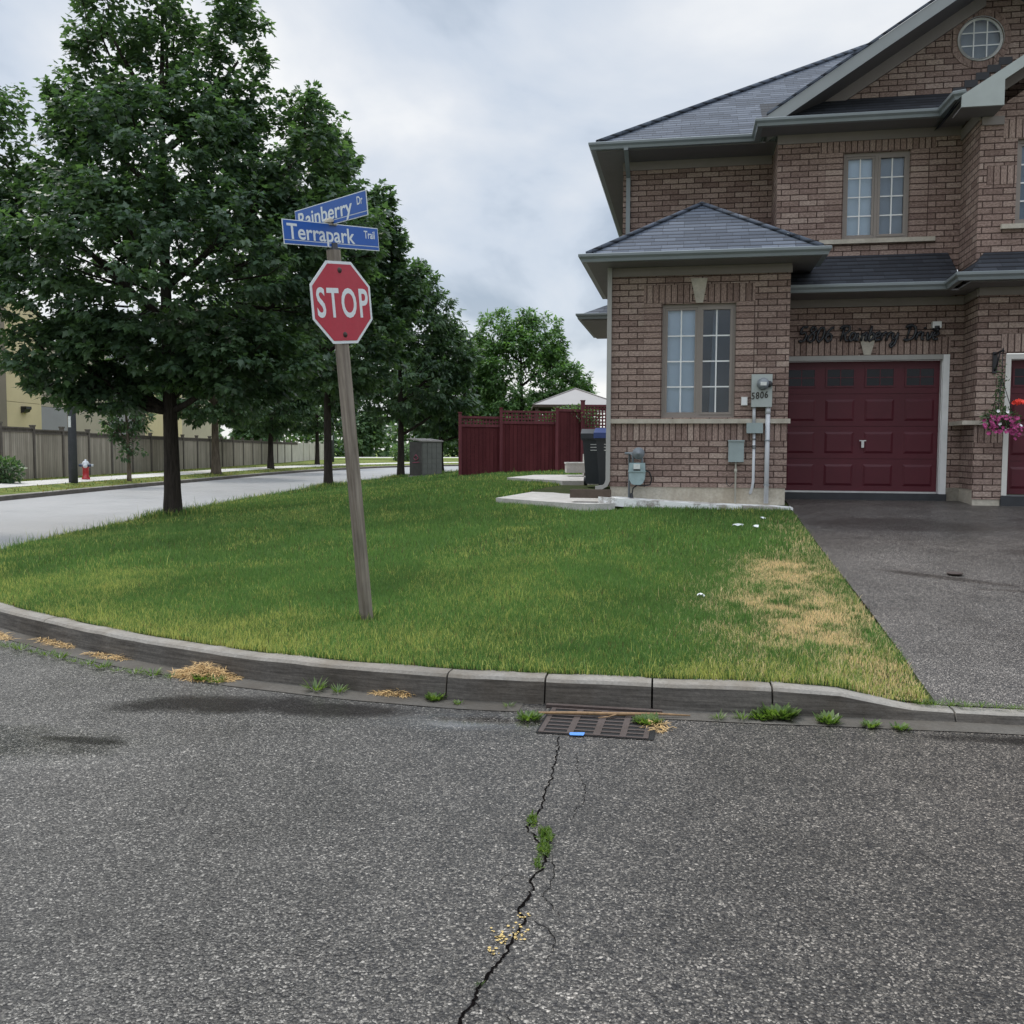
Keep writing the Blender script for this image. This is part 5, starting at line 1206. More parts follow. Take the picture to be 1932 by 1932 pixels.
bush('shrub', -10.6, 92.5, .3, 1.2, 1.8, 'low green shrub on the park side of the bend beside the third maple trunk', 'shrub', 900, .30, 'leaff', 4)
bush('vine', 2.2, 33.6, 2.35, 1.0, .75, 'green vine growing over the top of the red fence below the gazebo roof', 'vine', 1300, .10, 'leaff', 5)
# basket flowers (parts of the basket)
rg = np.random.default_rng(5); n = 700; d = unit(rg.normal(size=(n, 3))); P = d * np.array([.25, .22, .15]) * (rg.random(n) ** .5)[:, None]; P[:, 2] += .06 - .25 * (P[:, 0] ** 2 + P[:, 1] ** 2)
leaves('foliage', P, unit(d + [0, 0, -.2]), unit(rg.normal(0, .5, (n, 3)) + [0, 0, 1]), rg.uniform(.03, .06, n), OVAL, 'leaff', bk, rg.random(n) * .7)
n = 260; P = rg.normal(0, 1, (n, 3)) * [.03, .03, .2] + [-.02, 0, .40]; leaves('foliage', P, unit(rg.normal(size=(n, 3))), unit(rg.normal(size=(n, 3))), rg.uniform(.025, .05, n), OVAL, 'leaff', bk, rg.random(n) * .5)
def petals(cs, r, mat, name):
    for c in cs:
        mb = MB()
        nrm = Vector((rg.normal(0, .5), -1, .5 + rg.normal(0, .4))).normalized(); ax = nrm.orthogonal().normalized(); ay = nrm.cross(ax); pts = []
        for k in range(10):
            a = 2 * math.pi * k / 10; q = r * (1.0 if k % 2 else .72) * rg.uniform(.85, 1.1); pts.append(Vector(c) + (ax * math.cos(a) + ay * math.sin(a)) * q + nrm * .012)
        for k in range(10): mb.poly([c, pts[k], pts[(k + 1) % 10]])
        mb.build(name, mat, bk)
petals([(rg.uniform(-.27, .16), -.16 - rg.random() * .10, rg.uniform(-.16, .10)) for _ in range(52)] + [(rg.uniform(.05, .22), -.18, rg.uniform(-.26, -.02)) for _ in range(14)], .030, 'petal', 'bloom')
petals([(-.10, -.24, .15), (-.08, -.25, -.02), (.02, -.24, .14), (.19, -.24, -.05), (-.16, -.25, .05)], .026, 'petalw', 'bloom')
petals([(.17 + rg.uniform(-.07, .07), -.16 + rg.uniform(-.06, .03), .275 + rg.uniform(-.02, .02)) for _ in range(14)], .035, 'petal2', 'bloom')

# ------------------------------------------------------------------ stop sign and street blades on a leaning post
sx_, sy_ = -1.135, 7.42
sg = empty('street_sign', (sx_, sy_, lz(sx_, sy_) - .02), 'leaning wooden post with a red octagonal stop sign and two blue street name blades', 'stop sign')
lean = Matrix.Rotation(R(5.0), 4, 'X') @ Matrix.Rotation(R(-3.9), 4, 'Y')
sg.rotation_euler = lean.to_euler()
A0 = R(53)
def spart(mb, name, mat, z, yaw, bevel=0.0, y=0.0, mats=None, par=None):
    o = mb.build(name, mats or mat, par or sg, bevel); o.rotation_euler = (0, 0, yaw); o.location = (0, 0, z); return o
m = MB(); m.box((-.037, -.037, -.3), (.037, .037, 2.86)); spart(m, 'post', 'post', 0, A0, .006)
z_ = 2.475; ap_ = .300
m = MB(); oc = [(ap_ / math.cos(R(22.5)) * math.cos(R(22.5 + 45 * k)), ap_ / math.cos(R(22.5)) * math.sin(R(22.5 + 45 * k))) for k in range(8)]
m.prism([(a, -.041, b) for a, b in oc][::-1], (0, -.003, 0)); st_ = spart(m, 'stop_plate', 'signw', z_, A0)
m = MB(); m.prism([(a * .93, -.0446, b * .93) for a, b in oc][::-1], (0, -.0015, 0)); spart(m, 'red_face', 'red', 0, 0, par=st_)
tx = text_mesh('STOP', .298, 'signw', st_, (.004, -.0468, -.104), (R(90), 0, 0), .66, .0052, 0, 'CENTER', .0006, 1.16)
for bz_ in (.235, -.235):
    m = MB(); m.lathe([(0, .014), (.012, .012), (.018, .003), (.022, .0)], 12, (0, -.0461, bz_), 'y'); spart(m, 'bolt', 'iron', 0, 0, par=st_)
# blades
def blade(z, yaw, y0, word, suf, x0, sxs, L=.94):
    m = MB(); H = .172
    m.box((-L / 2, y0, -H / 2), (L / 2, y0 + .004, H / 2)); b = spart(m, 'street_blade', 'signw', z, yaw)
    m = MB(); m.box((-L / 2 + .006, y0 - .0015, -H / 2 + .034), (L / 2 - .006, y0 - .0003, H / 2 - .006)); m.box((-L / 2 + .006, y0 - .0015, -H / 2 + .006), (L / 2 - .006, y0 - .0003, -H / 2 + .028)); spart(m, 'blue_face', 'blue', 0, 0, par=b)
    text_mesh(word, .152, 'signw', b, (-L / 2 + .035, y0 - .0022, -H / 2 + .040), (R(90), 0, 0), sxs, .0022, 0, 'LEFT', .0004, 1.0)
    text_mesh(suf, .080, 'signw', b, (x0, y0 - .0022, -H / 2 + .088), (R(90), 0, 0), .78, .0012, 0, 'LEFT', .0004, 1.0)
    return b
blade(2.962, A0, -.012, 'Terrapark', 'Trail', .315, 1.03)
blade(3.125, R(-46), -.004, 'Rainberry', 'Dr', .350, 1.20)
m = MB(); m.box((-.026, -.022, -.005), (.026, -.014, .045)); m.box((-.026, -.006, -.005), (.026, .004, .045)); m.box((-.03, -.03, -.03), (.03, .03, .002)); spart(m, 'blade_bracket', 'polec', 2.865, A0, .003)
m = MB(); m.box((-.035, -.03, 0), (.035, .03, .035)); m.lathe([(.05, 0), (.045, .02), (.02, .035), (0, .036)], 12, (0, 0, .02)); spart(m, 'blade_cap', 'sillc', 3.035, A0, .006)

# ------------------------------------------------------------------ red yard fence, gate, gazebo, patio, bins
def fence_panel(root, p0, p1, zb0, zb1, z_solid, z_top, lattice, name='board_panel'):
    d = (Vector(p1) - Vector(p0)); Ln = d.length; ex = d / Ln; ny = Vector((ex.y, -ex.x, 0)) * .015
    m = MB(); a, b = Vector(p0), Vector(p1)
    m.poly([(*(a[:2]), zb0), (*(b[:2]), zb1), (*(b[:2]), z_solid), (*(a[:2]), z_solid)], [(0, zb0), (Ln, zb1), (Ln, z_solid), (0, z_solid)])
    m.poly([(*(b[:2]), zb1), (*(a[:2]), zb0), (*(a[:2]), z_solid), (*(b[:2]), z_solid)], [(0, zb0), (Ln, zb1), (Ln, z_solid), (0, z_solid)])
    pn = m.build(name, 'redf', root)
    def bar(p, q, z0, z1, t=.025, nm='rail'):
        mm = MB(); o = Vector((ex.y, -ex.x, 0)) * t; P = [Vector((p.x, p.y, z0)) + o, Vector((q.x, q.y, z0)) + o, Vector((q.x, q.y, z1)) + o, Vector((p.x, p.y, z1)) + o]
        mm.prism([tuple(v) for v in P], tuple(-2 * o)); return mm
    bar(a, b, z_solid - .02, z_solid + .07).build('rail', 'redp', root)
    if z_top > z_solid + .1: bar(a, b, z_top - .07, z_top, .035).build('rail', 'redp', root)
    if lattice:
        mm = MB(); s = .115; h = z_top - z_solid - .12; k = 0; q = 0.0
        while q < Ln:
            p = a + ex * q; mm2 = bar(p, a + ex * min(Ln, q + .05), z_solid + .06, z_top - .06, .008); mm.v, off = mm.v, len(mm.v)
            mm.v += mm2.v; mm.f += [tuple(i + off for i in f_) for f_ in mm2.f]; mm.uv += mm2.uv; mm.mi += mm2.mi; mm.sm += mm2.sm; q += s
        q = z_solid + .12
        while q < z_top - .09:
            mm2 = bar(a, b, q, q + .05, .012); off = len(mm.v); mm.v += mm2.v; mm.f += [tuple(i + off for i in f_) for f_ in mm2.f]; mm.uv += mm2.uv; mm.mi += mm2.mi; mm.sm += mm2.sm; q += s
        mm.build('lattice', 'redp', root)
def post(root, p, z0, z1, w_=.05, mat='redp', nm='post'):
    m = MB(); m.box((p[0] - w_, p[1] - w_, z0), (p[0] + w_, p[1] + w_, z1)); m.prism([(p[0] - w_ - .015, p[1] - w_ - .015, z1), (p[0] + w_ + .015, p[1] - w_ - .015, z1), (p[0] + w_ + .015, p[1] + w_ + .015, z1), (p[0] - w_ - .015, p[1] + w_ + .015, z1)], (0, 0, .03)); return m.build(nm, mat, root)
rf = empty('yard_fence', (0, 0, 0), 'dark red wooden yard fence with lattice top beside the trees', 'fence')
qa, qb, qc, qd = (-1.69, 31.0, 0), (-.37, 31.7, 0), (1.50, 32.3, 0), (2.42, 33.0, 0)
fence_panel(rf, qa, qb, .60, .62, 2.30, 2.63, True); fence_panel(rf, qb, qc, .66, .80, 2.42, 2.84, True); fence_panel(rf, qc, qd, .82, .9, 2.86, 2.88, False)
post(rf, (-1.69, 30.95), .5, 2.72); post(rf, (-.37, 31.65), .5, 2.90); post(rf, (1.50, 32.25), .6, 2.93)
gt = empty('yard_gate', (0, 0, 0), 'dark red gate with tall post and white light showing through its lattice, beside the bins', 'gate')
fence_panel(gt, qd, (4.75, 33.5, 0), .85, .9, 2.25, 3.10, True, 'gate_panel'); post(gt, (2.42, 32.95), .6, 3.22, .07)
gz_ = empty('gazebo', (2.55, 39.0, .8), 'gazebo with a pale grey metal hip roof behind the red fence', 'gazebo')
m = MB(); e = 1.75; ze, za = 2.50, 3.22
for k in range(4):
    c = [(-e, -e), (e, -e), (e, e), (-e, e)]; a, b = c[k], c[(k + 1) % 4]; nseg = 9
    for s in range(nseg):
        f0, f1 = s / nseg, (s + 1) / nseg; A_ = (a[0] + (b[0] - a[0]) * f0, a[1] + (b[1] - a[1]) * f0, ze); B_ = (a[0] + (b[0] - a[0]) * f1, a[1] + (b[1] - a[1]) * f1, ze); m.poly([A_, B_, (0, 0, za)])
for k in range(4):
    c = [(-e, -e), (e, -e), (e, e), (-e, e)]; m.tube([(*c[k], ze + .01), (0, 0, za + .02)], .022, 5)
m.build('roof', 'tin', gz_)
m = MB(); m.box((-e, -e, ze - .10), (e, -e + .05, ze - .005)); m.box((-e, e - .05, ze - .10), (e, e, ze - .005)); m.box((-e, -e + .05, ze - .10), (-e + .05, e - .05, ze - .005)); m.box((e - .05, -e + .05, ze - .10), (e, e - .05, ze - .005)); m.build('beam', 'wood', gz_)
for a in (-1, 1):
    for b in (-1, 1): m = MB(); m.box((a * 1.6 - .06, b * 1.6 - .06, -.1), (a * 1.6 + .06, b * 1.6 + .06, ze - .1)); m.build('post', 'wood', gz_)
# front slab along the bay
m = MB(); zs = [(-.12, .865), (.75, .81), (1.5, .775), (2.64, .742)]
for (a, za_), (b, zb_) in zip(zs[:-1], zs[1:]):
    a += .006; P = [(a, -.48, za_ - .12), (b, -.48, zb_ - .12), (b, -.48, zb_), (a, -.48, za_)]; Q = [(x, .012, z) for x, y, z in P]
    m.poly(P); m.poly([P[3], P[2], Q[2], Q[3]]); m.poly([P[1], Q[1], Q[2], P[2]]); m.poly([Q[0], P[0], P[3], Q[3]])
struct(m.build('front_path', 'slabp', None, .006, hp(0, 0, 0), -YAW))
# patio
def flat(name, pts, z, t, mat, bev=.01):
    m = MB(); m.prism([(a, b, z - t) for a, b in pts], (0, 0, t)); struct(m.build(name, mat, None, bev))
flat('patio', [(-.26, 15.28), (.55, 14.2), (1.05, 13.66), (1.50, 13.88), (1.55, 14.4), (2.75, 20.6), (1.12, 20.6), (.55, 18.2)], .775, .3, 'slab')
flat('patio', [(-.12, 22.9), (1.08, 20.62), (2.76, 20.62), (3.7, 26.0), (.6, 25.4)], .88, .4, 'slab')
fx_ = empty('concrete_step', (1.62, 24.3, .97), 'low pale concrete step at the back of the patio', 'step'); m = MB(); m.box((-.25, -.3, 0), (.25, .5, .22)); m.box((-.27, -.32, .22), (.27, .5, .26)); m.build('tread', 'slab', fx_, .01)
fx_ = empty('low_wall', (2.02, 24.0, .97), 'short pale concrete wall end behind the bins', 'wall'); m = MB(); m.box((-.16, -.3, -.1), (.5, 1.2, .47)); m.build('block', 'slab', fx_, .015)
fx_ = empty('splash_block', hp(-.25, -.28, .86), 'dark brown timber splash block under the white downspout', 'splash block', None, -YAW); m = MB(); m.box((-.29, -.13, -.02), (.30, -.09, .10)); m.box((-.29, .09, -.02), (.30, .13, .10)); m.box((-.29, -.09, -.02), (.30, .09, .02)); m.build('timber_side', 'wood', fx_, .006)
def wheelie(x, y, z, rz, label, lid):
    t = empty('wheelie_bin', (x, y, z), label, 'bin', 'bins beside the house', rz)
    m = MB(); lo, hi = (.19, .22), (.255, .30); zb, zt = .05, .95
    P = [(-lo[0], -lo[1], zb), (lo[0], -lo[1], zb), (lo[0], lo[1], zb), (-lo[0], lo[1], zb)]; Q = [(-hi[0], -hi[1], zt), (hi[0], -hi[1], zt), (hi[0], hi[1], zt), (-hi[0], hi[1], zt)]
    for k in range(4): m.poly([P[k], P[(k + 1) % 4], Q[(k + 1) % 4], Q[k]])
    m.poly(P[::-1]); m.box((-.275, -.32, .90), (.275, .32, .955)); m.build('body', 'bin', t, .012)
    m = MB(); prof = [(-.36, .93), (.36, .93), (.36, 1.02), (.16, 1.10), (-.14, 1.12), (-.36, 1.03)]; m.prism([(-.285, a, b) for a, b in prof][::-1], (.57, 0, 0)); m.build('lid', lid, t, .02)
    m = MB(); m.tube([(-.2, .36, .97), (.2, .36, .97)], .018, 8); m.build('handle', 'bin', t)
    for s in (-1, 1): m = MB(); m.lathe([(0, -.03), (.1, -.03), (.1, .03), (0, .03)], 16, (s * .23, .22, .10), 'x'); m.build('wheel', 'black', t)
    m = MB()
    for k in range(3): m.box((-.10, -.290 + .0, .70 + .055 * k), (.17, -.283, .715 + .055 * k))
    m.box((-.02, -.292, .86), (.1, -.285, .89)); m.build('moulded_mark', 'label', t)
wheelie(1.86, 17.9, .835, R(-14), 'dark wheelie bin with a glossy blue lid half hidden by the house corner', 'binlid'); wheelie(1.66, 18.8, .835, R(-9), 'black wheelie bin with a dark lid standing behind the blue lidded one', 'bin')

# ------------------------------------------------------------------ far side of the side street
FX = -18.55
wf = empty('boundary_fence', (FX, 34.6, .44), 'long weathered grey board fence with tall posts across the side street', 'fence'); npan = 20
def fz(k): return .46 - .008 * k
tops = [0, .02, .06, .10, .0, .0]
for k in range(-3, npan):
    y0, y1 = 2.4 * k, 2.4 * (k + 1); z0 = -.008 * k - .15; m = MB(); st = .0
    zt = 1.78 - .008 * k + (.10 if k < 1 else .05 if k < 3 else 0)
    m.poly([(0, y0, z0), (0, y1, z0), (0, y1, zt - .18), (0, y0, zt - .18)][::-1], [(y0, 0), (y1, 0), (y1, 1.8), (y0, 1.8)][::-1])
    m.poly([(.03, y0, z0), (.03, y1, z0), (.03, y1, zt - .18), (.03, y0, zt - .18)], [(y0, 0), (y1, 0), (y1, 1.8), (y0, 1.8)])
    m.build('board_panel', 'fence' if k < 16 else 'vinyl', wf)
    m = MB(); m.box((-.03, y0 + .07, zt - .05), (.07, y1 - .07, zt)); m.box((-.0, y0 + .07, zt - .19), (.055, y1 - .07, zt - .15)); m.box((.01, y0 + .07, zt - .15), (.02, y1 - .07, zt - .05)); m.build('top_rail', 'fencep', wf)
    m = MB(); m.box((-.07, y0 - .07, z0), (.075, y0 + .07, zt + .10)); m.box((-.09, y0 - .09, zt + .10), (.095, y0 + .09, zt + .16)); m.build('post', 'fencep', wf)
vf = empty('pale_fence', (FX - .1, 82.8, .3), 'pale cream fence continuing past the end of the weathered one', 'fence')
for k in range(6):
    y0, y1 = 2.4 * k, 2.4 * (k + 1); m = MB(); m.box((0, y0 + .06, -.1), (.04, y1 - .06, 1.75)); m.build('board_panel', 'vinyl', vf); m = MB(); m.box((-.06, y0 - .06, -.1), (.10, y0 + .06, 1.9)); m.build('post', 'vinyl', vf)
# building beyond the fence
bd = empty('stucco_building', (-27.0, 44.0, .3), 'large cream and grey panelled building behind the weathered fence', 'building')
def bpan(y0, y1, z0, z1, mat, d=0.0, nm='wall_panel'):
    m = MB(); m.box((-1.0, y0, z0), (d, y1, z1)); return m.build(nm, mat, bd)
bpan(-12, 4.2, -.3, 9.5, 'stucco3', -.05); bpan(4.2, 6.6, -.3, 9.3, 'pil', .32, 'pilaster'); bpan(6.62, 10.7, 3.72, 9.0, 'stucco', .12); bpan(6.62, 10.7, -.3, 3.70, 'stucco', .12)
bpan(10.72, 14.1, 3.62, 7.4, 'stucco2'); bpan(10.72, 14.1, 1.2, 3.60, 'stucco3'); bpan(10.72, 14.1, -.3, 1.18, 'stucco2'); bpan(14.12, 20.0, 3.62, 7.4, 'stucco2'); bpan(14.12, 20.0, 1.2, 3.60, 'stucco2'); bpan(14.12, 20, -.3, 1.18, 'stucco3')
bpan(20.02, 24.5, -.3, 7.4, 'stucco3'); bpan(24.52, 25.6, -.3, 7.3, 'pil', .3, 'pilaster'); bpan(25.62, 34, -.3, 7.2, 'stucco', .1); bpan(34.02, 44, -.3, 6.8, 'stucco2')
m = MB(); m.box((.12, 8.4, 3.35), (.42, 9.0, 3.50)); m.prism([(.12, 8.4, 3.35), (.42, 8.4, 3.40), (.30, 8.4, 3.2), (.12, 8.4, 3.15)], (0, .6, 0)); m.build('wall_lamp', 'black', bd)
# lamp poles
def lamp_pole(x, y, z, r, h, label, arm):
    t = empty('street_lamp', (x, y, z), label, 'lamp post', 'lamp posts across the side street'); m = MB(); m.tube([(0, 0, -.1), (0, 0, h)], [r, r * .55], 8); m.build('pole', 'polec', t)
    m = MB(); m.tube([(0, 0, h - .3), (arm * .5, 0, h + .5), (arm, 0, h + .7)], [.06, .05, .04], 8); m.build('arm', 'polec', t)
    m = MB(); m.box((arm - .1, -.14, h + .62), (arm + .6, .14, h + .78)); m.build('lamp_head', 'steel', t, .04)
    m = MB(); m.box((-.06, -r - .003, 2.05), (.03, -r + .05, 2.45)); m.build('notice', 'label', t); return t
lamp_pole(-16.05, 34.9, .24, .17, 9.0, 'dark grey concrete lamp post standing left of the fire hydrant', 2.0)
lamp_pole(-15.6, 83.0, .24, .14, 8.0, 'slender dark lamp post far down the street behind the second maple', 1.8)
hy = empty('fire_hydrant', (-16.75, 37.5, .36), 'red fire hydrant with silver bonnet on the grass before the weathered fence', 'hydrant')
m = MB(); m.lathe([(.15, -.1), (.15, .03), (.115, .04), (.115, .40), (.14, .41), (.14, .45)], 18); m.build('barrel', 'hydr', hy)
m = MB(); m.lathe([(.15, .45), (.15, .52), (.12, .53)], 18); m.lathe([(0, .26), (.05, .26), (.06, .2), (.06, .1)], 12, (0, 0, .50), 'x'); m.lathe([(0, -.26), (.05, -.26), (.06, -.2), (.06, -.1)][::-1], 12, (0, 0, .50), 'x'); m.build('collar', 'hydb', hy)
m = MB(); m.lathe([(.14, .53), (.13, .60), (.09, .66), (.04, .69), (.03, .74), (0, .74)], 18); m.build('bonnet', 'hydt', hy)
m = MB(); m.lathe([(0, .235), (.075, .225), (.08, .15), (.06, .1)], 14, (.06, 0, .48), 'y'); m.build('nozzle_cap', 'hydt', hy); m = MB(); m.lathe([(0, .30), (.05, .29), (.055, .2)], 12, (.0, 0, .50), 'x'); m.build('nozzle_cap', 'hydt', hy)
# community mailbox
mbx = empty('community_mailbox', (-3.72, 41.2, lz(-3.72, 41.2)), 'grey community mailbox cabinet with graffiti on its side at the lawn edge', 'mailbox', None, R(44))
m = MB(); m.box((-.55, -.40, .04), (.55, .40, 1.50)); m.build('cabinet', 'box', mbx, .02)
m = MB(); m.prism([(-.60, -.46, 1.50), (.60, -.46, 1.50), (.60, .46, 1.60), (-.60, .46, 1.60)], (0, 0, .05)); m.build('roof', 'tin', mbx, .01)
m = MB(); m.box((-.565, -.41, .06), (-.552, .41, 1.49)); m.build('side_panel', 'boxd', mbx)
for r in range(6):
    for c in range(4): m = MB(); m.box((-.50 + .25 * c, -.415, .12 + .225 * r), (-.27 + .25 * c, -.402, .325 + .225 * r)); m.build('mail_door', 'box', mbx, .006)
m = MB()
for (a, b, c, d) in ((-.2, .80, -.02, .95), (-.02, .95, .12, .78), (.12, .78, -.05, .70), (-.05, .70, -.2, .80), (-.25, .62, .2, .60)): m.tube([(-.568, a, b), (-.568, c, d)], .022, 5)
m.build('graffiti_mark', 'graf', mbx)
m = MB(); m.box((-.62, -.46, -.2), (.62, .46, .04)); m.build('base_slab', 'slab', mbx)

# ------------------------------------------------------------------ street details
gr_ = empty('drain_grate', (.475, 5.30, 0), 'rusty cast iron storm drain grate against the kerb', 'drain grate', None, -YAW - R(1))
m = MB(); X0, X1, Y0, Y1 = -.29, .31, -.22, .28; cols = [-.29, -.255, -.125, -.085, .045, .085, .20, .245]; 
bars_u = [(-.29, -.262), (-.135, -.098), (.010, .050), (.155, .190), (.282, .31)]
for a, b in bars_u: m.box((a, Y0, .0), (b, Y1, .0085))
rows = [Y0 + .0, *[Y0 + .052 + .066 * k for k in range(7)], Y1]
for (a, b), (c, d) in zip(bars_u[:-1], bars_u[1:]):
    for k in range(8): y_ = Y0 + (Y1 - Y0 - .022) * k / 7; m.box((b, y_, .0058), (c, y_ + .022, .008))
m.build('grate_bars', 'iron', gr_)
m = MB(); m.poly([(X0 - .012, Y0 - .012, .0045), (X1 + .03, Y0 - .012, .0045), (X1 + .03, Y1 + .02, .0045), (X0 - .012, Y1 + .02, .0045)]); m.build('pit', 'pit', gr_)
m = MB(); m.box((X0 - .04, Y1 + .01, .0), (X1 + .05, Y1 + .05, .02)); m.build('kerb_lip', 'iron', gr_, .01)
def strip(pts, wfun, z, seed):
    rg = np.random.default_rng(seed); P = catmull(pts, .013); m = MB(); prev = None
    jit = Vector((0, 0, 0))
    for i, p in enumerate(P):
        t = (P[min(i + 1, len(P) - 1)] - P[max(i - 1, 0)]).normalized(); n = Vector((t.y, -t.x, 0)); jit = jit * .86 + n * rg.normal(0, .0052)
        w = wfun(i / len(P)) * rg.uniform(.55, 1.4); q = (p + jit - n * w, p + jit + n * w)
        if prev: m.poly([(prev[0].x, prev[0].y, z), (prev[1].x, prev[1].y, z), (q[1].x, q[1].y, z), (q[0].x, q[0].y, z)])
        prev = q
    return m
CR = [(0.262, 5.065), (0.245, 4.95), (0.235, 4.83), (0.215, 4.70), (0.19, 4.44), (0.15, 4.2), (0.12, 4.01), (0.085, 3.86), (0.09, 3.73), (0.14, 3.63), (0.11, 3.46), (0.065, 3.35), (0.07, 3.23), (0.035, 3.13), (0.05, 3.06), (0.035, 2.99), (-0.005, 2.89), (-0.02, 2.81), (-0.07, 2.72), (-0.09, 2.66), (-0.11, 2.56), (-0.13, 2.46), (-.2, 2.2), (-.22, 1.8)]
struct(strip(CR, lambda f: .0024 + .0032 * f, .003, 1).build('pavement_crack', 'crackm'))
for s, pts in enumerate(([(.33, 4.8), (.31, 4.5), (.33, 4.2), (.26, 3.9)], [(.05, 3.06), (.11, 3.0), (.13, 2.9), (.10, 2.78)], [(.07, 3.35), (.0, 3.38), (-.05, 3.3)], [(.14, 3.63), (.16, 3.4), (.13, 3.2), (.17, 3.08)], [(-.1, 2.6), (.02, 2.5), (.05, 2.4)])):
    struct(strip(pts, lambda f: .0011, .003, 9 + s).build('pavement_crack', 'crackm'))
rg = np.random.default_rng(4); m = MB()
for (cx_, cy_, n_, sx1, sy1) in ((-.035, 2.945, 20, .012, .030), (.028, 2.955, 20, .020, .03), (-.055, 2.855, 9, .008, .015), (.055, 3.08, 9, .015, .012)):
    for _ in range(n_):
        x, y, r = cx_ + rg.normal(0, sx1), cy_ + rg.normal(0, sy1), rg.uniform(.0025, .0065); a0 = rg.uniform(0, 6); m.poly([(x + r * rg.uniform(.6, 1.3) * math.cos(a0 + k), y + r * rg.uniform(.6, 1.3) * math.sin(a0 + k), .0035) for k in np.linspace(0, 5.3, 6)])
struct(m.build('paint_mark', 'yellow'))
# weeds, each clump its own object
def weed(x, y, r, h, n, kind, label, seed, z=.004):
    rg = np.random.default_rng(seed); a = rg.uniform(0, 6.28, n); q = r * rg.random(n) ** .8 * .5; P = np.stack([q * np.cos(a), q * np.sin(a), np.zeros(n)], 1)
    D = np.stack([np.cos(a) * rg.uniform(.3, 1.2, n), np.sin(a) * rg.uniform(.3, 1.2, n), rg.uniform(.5, 1.3, n)], 1); N = unit(np.stack([-np.cos(a) * .8, -np.sin(a) * .8, np.ones(n)], 1))
    if kind == 'leaf': P = P * 1.25; h = h * .62
    if kind == 'moss': P = P * [.8, 2.2, 1] + np.stack([rg.normal(0, .006, n), rg.normal(0, .02, n), np.zeros(n)], 1); D = unit(rg.normal(size=(n, 3)) + [0, 0, .8]); N = unit(rg.normal(size=(n, 3)))
    out = DIAM * [.22, 1] if kind == 'grass' else DIAM * [.6, 1] if kind == 'moss' else OVAL * [.85, 1]
    o = leaves('weed', P, D, N, h * rg.uniform(.5, 1.15, n), out, 'leafy', None, rg.random(n), .3); o.location = (x, y, z); tag(o, label, 'weed', 'weeds in the gutter and cracks'); return o
WD = [(-2.07, 6.31, .07, .085, 110, 'leaf', 'leafy green weed at the foot of the straw pile'), (-1.95, 6.24, .10, .06, 70, 'grass', 'grassy tuft stretching right from the straw pile along the gutter'), (-1.25, 6.02, .06, .10, 40, 'grass', 'spiky grass tuft in the gutter left of the small second straw heap'), (-1.10, 5.97, .07, .07, 40, 'grass', 'low grass tuft beside the spiky one in the gutter'),
      (-.47, 5.82, .08, .085, 120, 'leaf', 'bushy green weed in the gutter just right of the second straw heap'), (-.32, 5.72, .05, .045, 30, 'leaf', 'tiny weed in the gutter between straw heap and drain grate'), (-.02, 5.66, .06, .04, 30, 'grass', 'thin low tuft in the gutter a step left of the drain grate'), (.105, 5.40, .09, .08, 170, 'leaf', 'weed growing against the left side of the drain grate'), (.775, 5.33, .10, .08, 190, 'leaf', 'weed growing against the right side of the drain grate'),
      (1.20, 5.42, .07, .05, 40, 'grass', 'low grass tuft in the gutter between the drain and the large weed'), (1.34, 5.42, .08, .06, 50, 'grass', 'spreading grass tuft joined to the left of the large gutter weed'), (1.55, 5.46, .12, .13, 260, 'leaf', 'largest weed in the gutter, below a kerb joint'), (1.45, 5.44, .10, .075, 150, 'leaf', 'medium weed touching the largest gutter weed'), (1.81, 5.35, .08, .11, 80, 'leaf', 'rosette weed with broad leaves right of the largest gutter weed'), (2.02, 5.27, .06, .075, 60, 'leaf', 'small weed near where the kerb dips'), (2.17, 5.22, .06, .07, 60, 'leaf', 'rightmost small weed where the kerb dips to the driveway'),
      (.09, 3.90, .04, .022, 150, 'moss', 'low weed in the crack, upper end of the green stretch'), (.14, 3.73, .055, .030, 260, 'moss', 'thickest weed in the road crack'), (.13, 3.60, .045, .024, 180, 'moss', 'flat weed in the crack just below the thickest one'), (.105, 3.48, .03, .018, 90, 'moss', 'smallest weed at the lower end of the green crack stretch'), (-.09, 2.66, .02, .02, 14, 'grass', 'dry sprig in the crack near the bottom of the photo')]
for i, (x, y, r, h, n, k, lab) in enumerate(WD): weed(x, y, r, h, n, k, lab, 100 + i)
for i, f in enumerate(np.linspace(0, 1, 13)):
    x = -4.05 + f * 1.75; y = float(np.interp(x, [-4.0, -3.81, -3.4, -3.11, -2.7, -2.3], [7.4, 7.26, 6.99, 6.79, 6.52, 6.36])); weed(x, y, .10, .04 + .015 * (i % 3), 46, 'grass', 'thin grass line along the gutter edge left of the straw pile', 200 + i)
# dry weeds along the driveway apron edge
for i, f in enumerate(np.linspace(0, 1, 10)):
    p = hp(2.55 + f * .75, -8.56 + .01 * (i % 3), 0); weed(p.x, p.y, .09, .05 - .02 * f, 46, 'grass', 'grass creeping along the foot of the driveway behind the kerb', 300 + i, drive_z(-8.5))
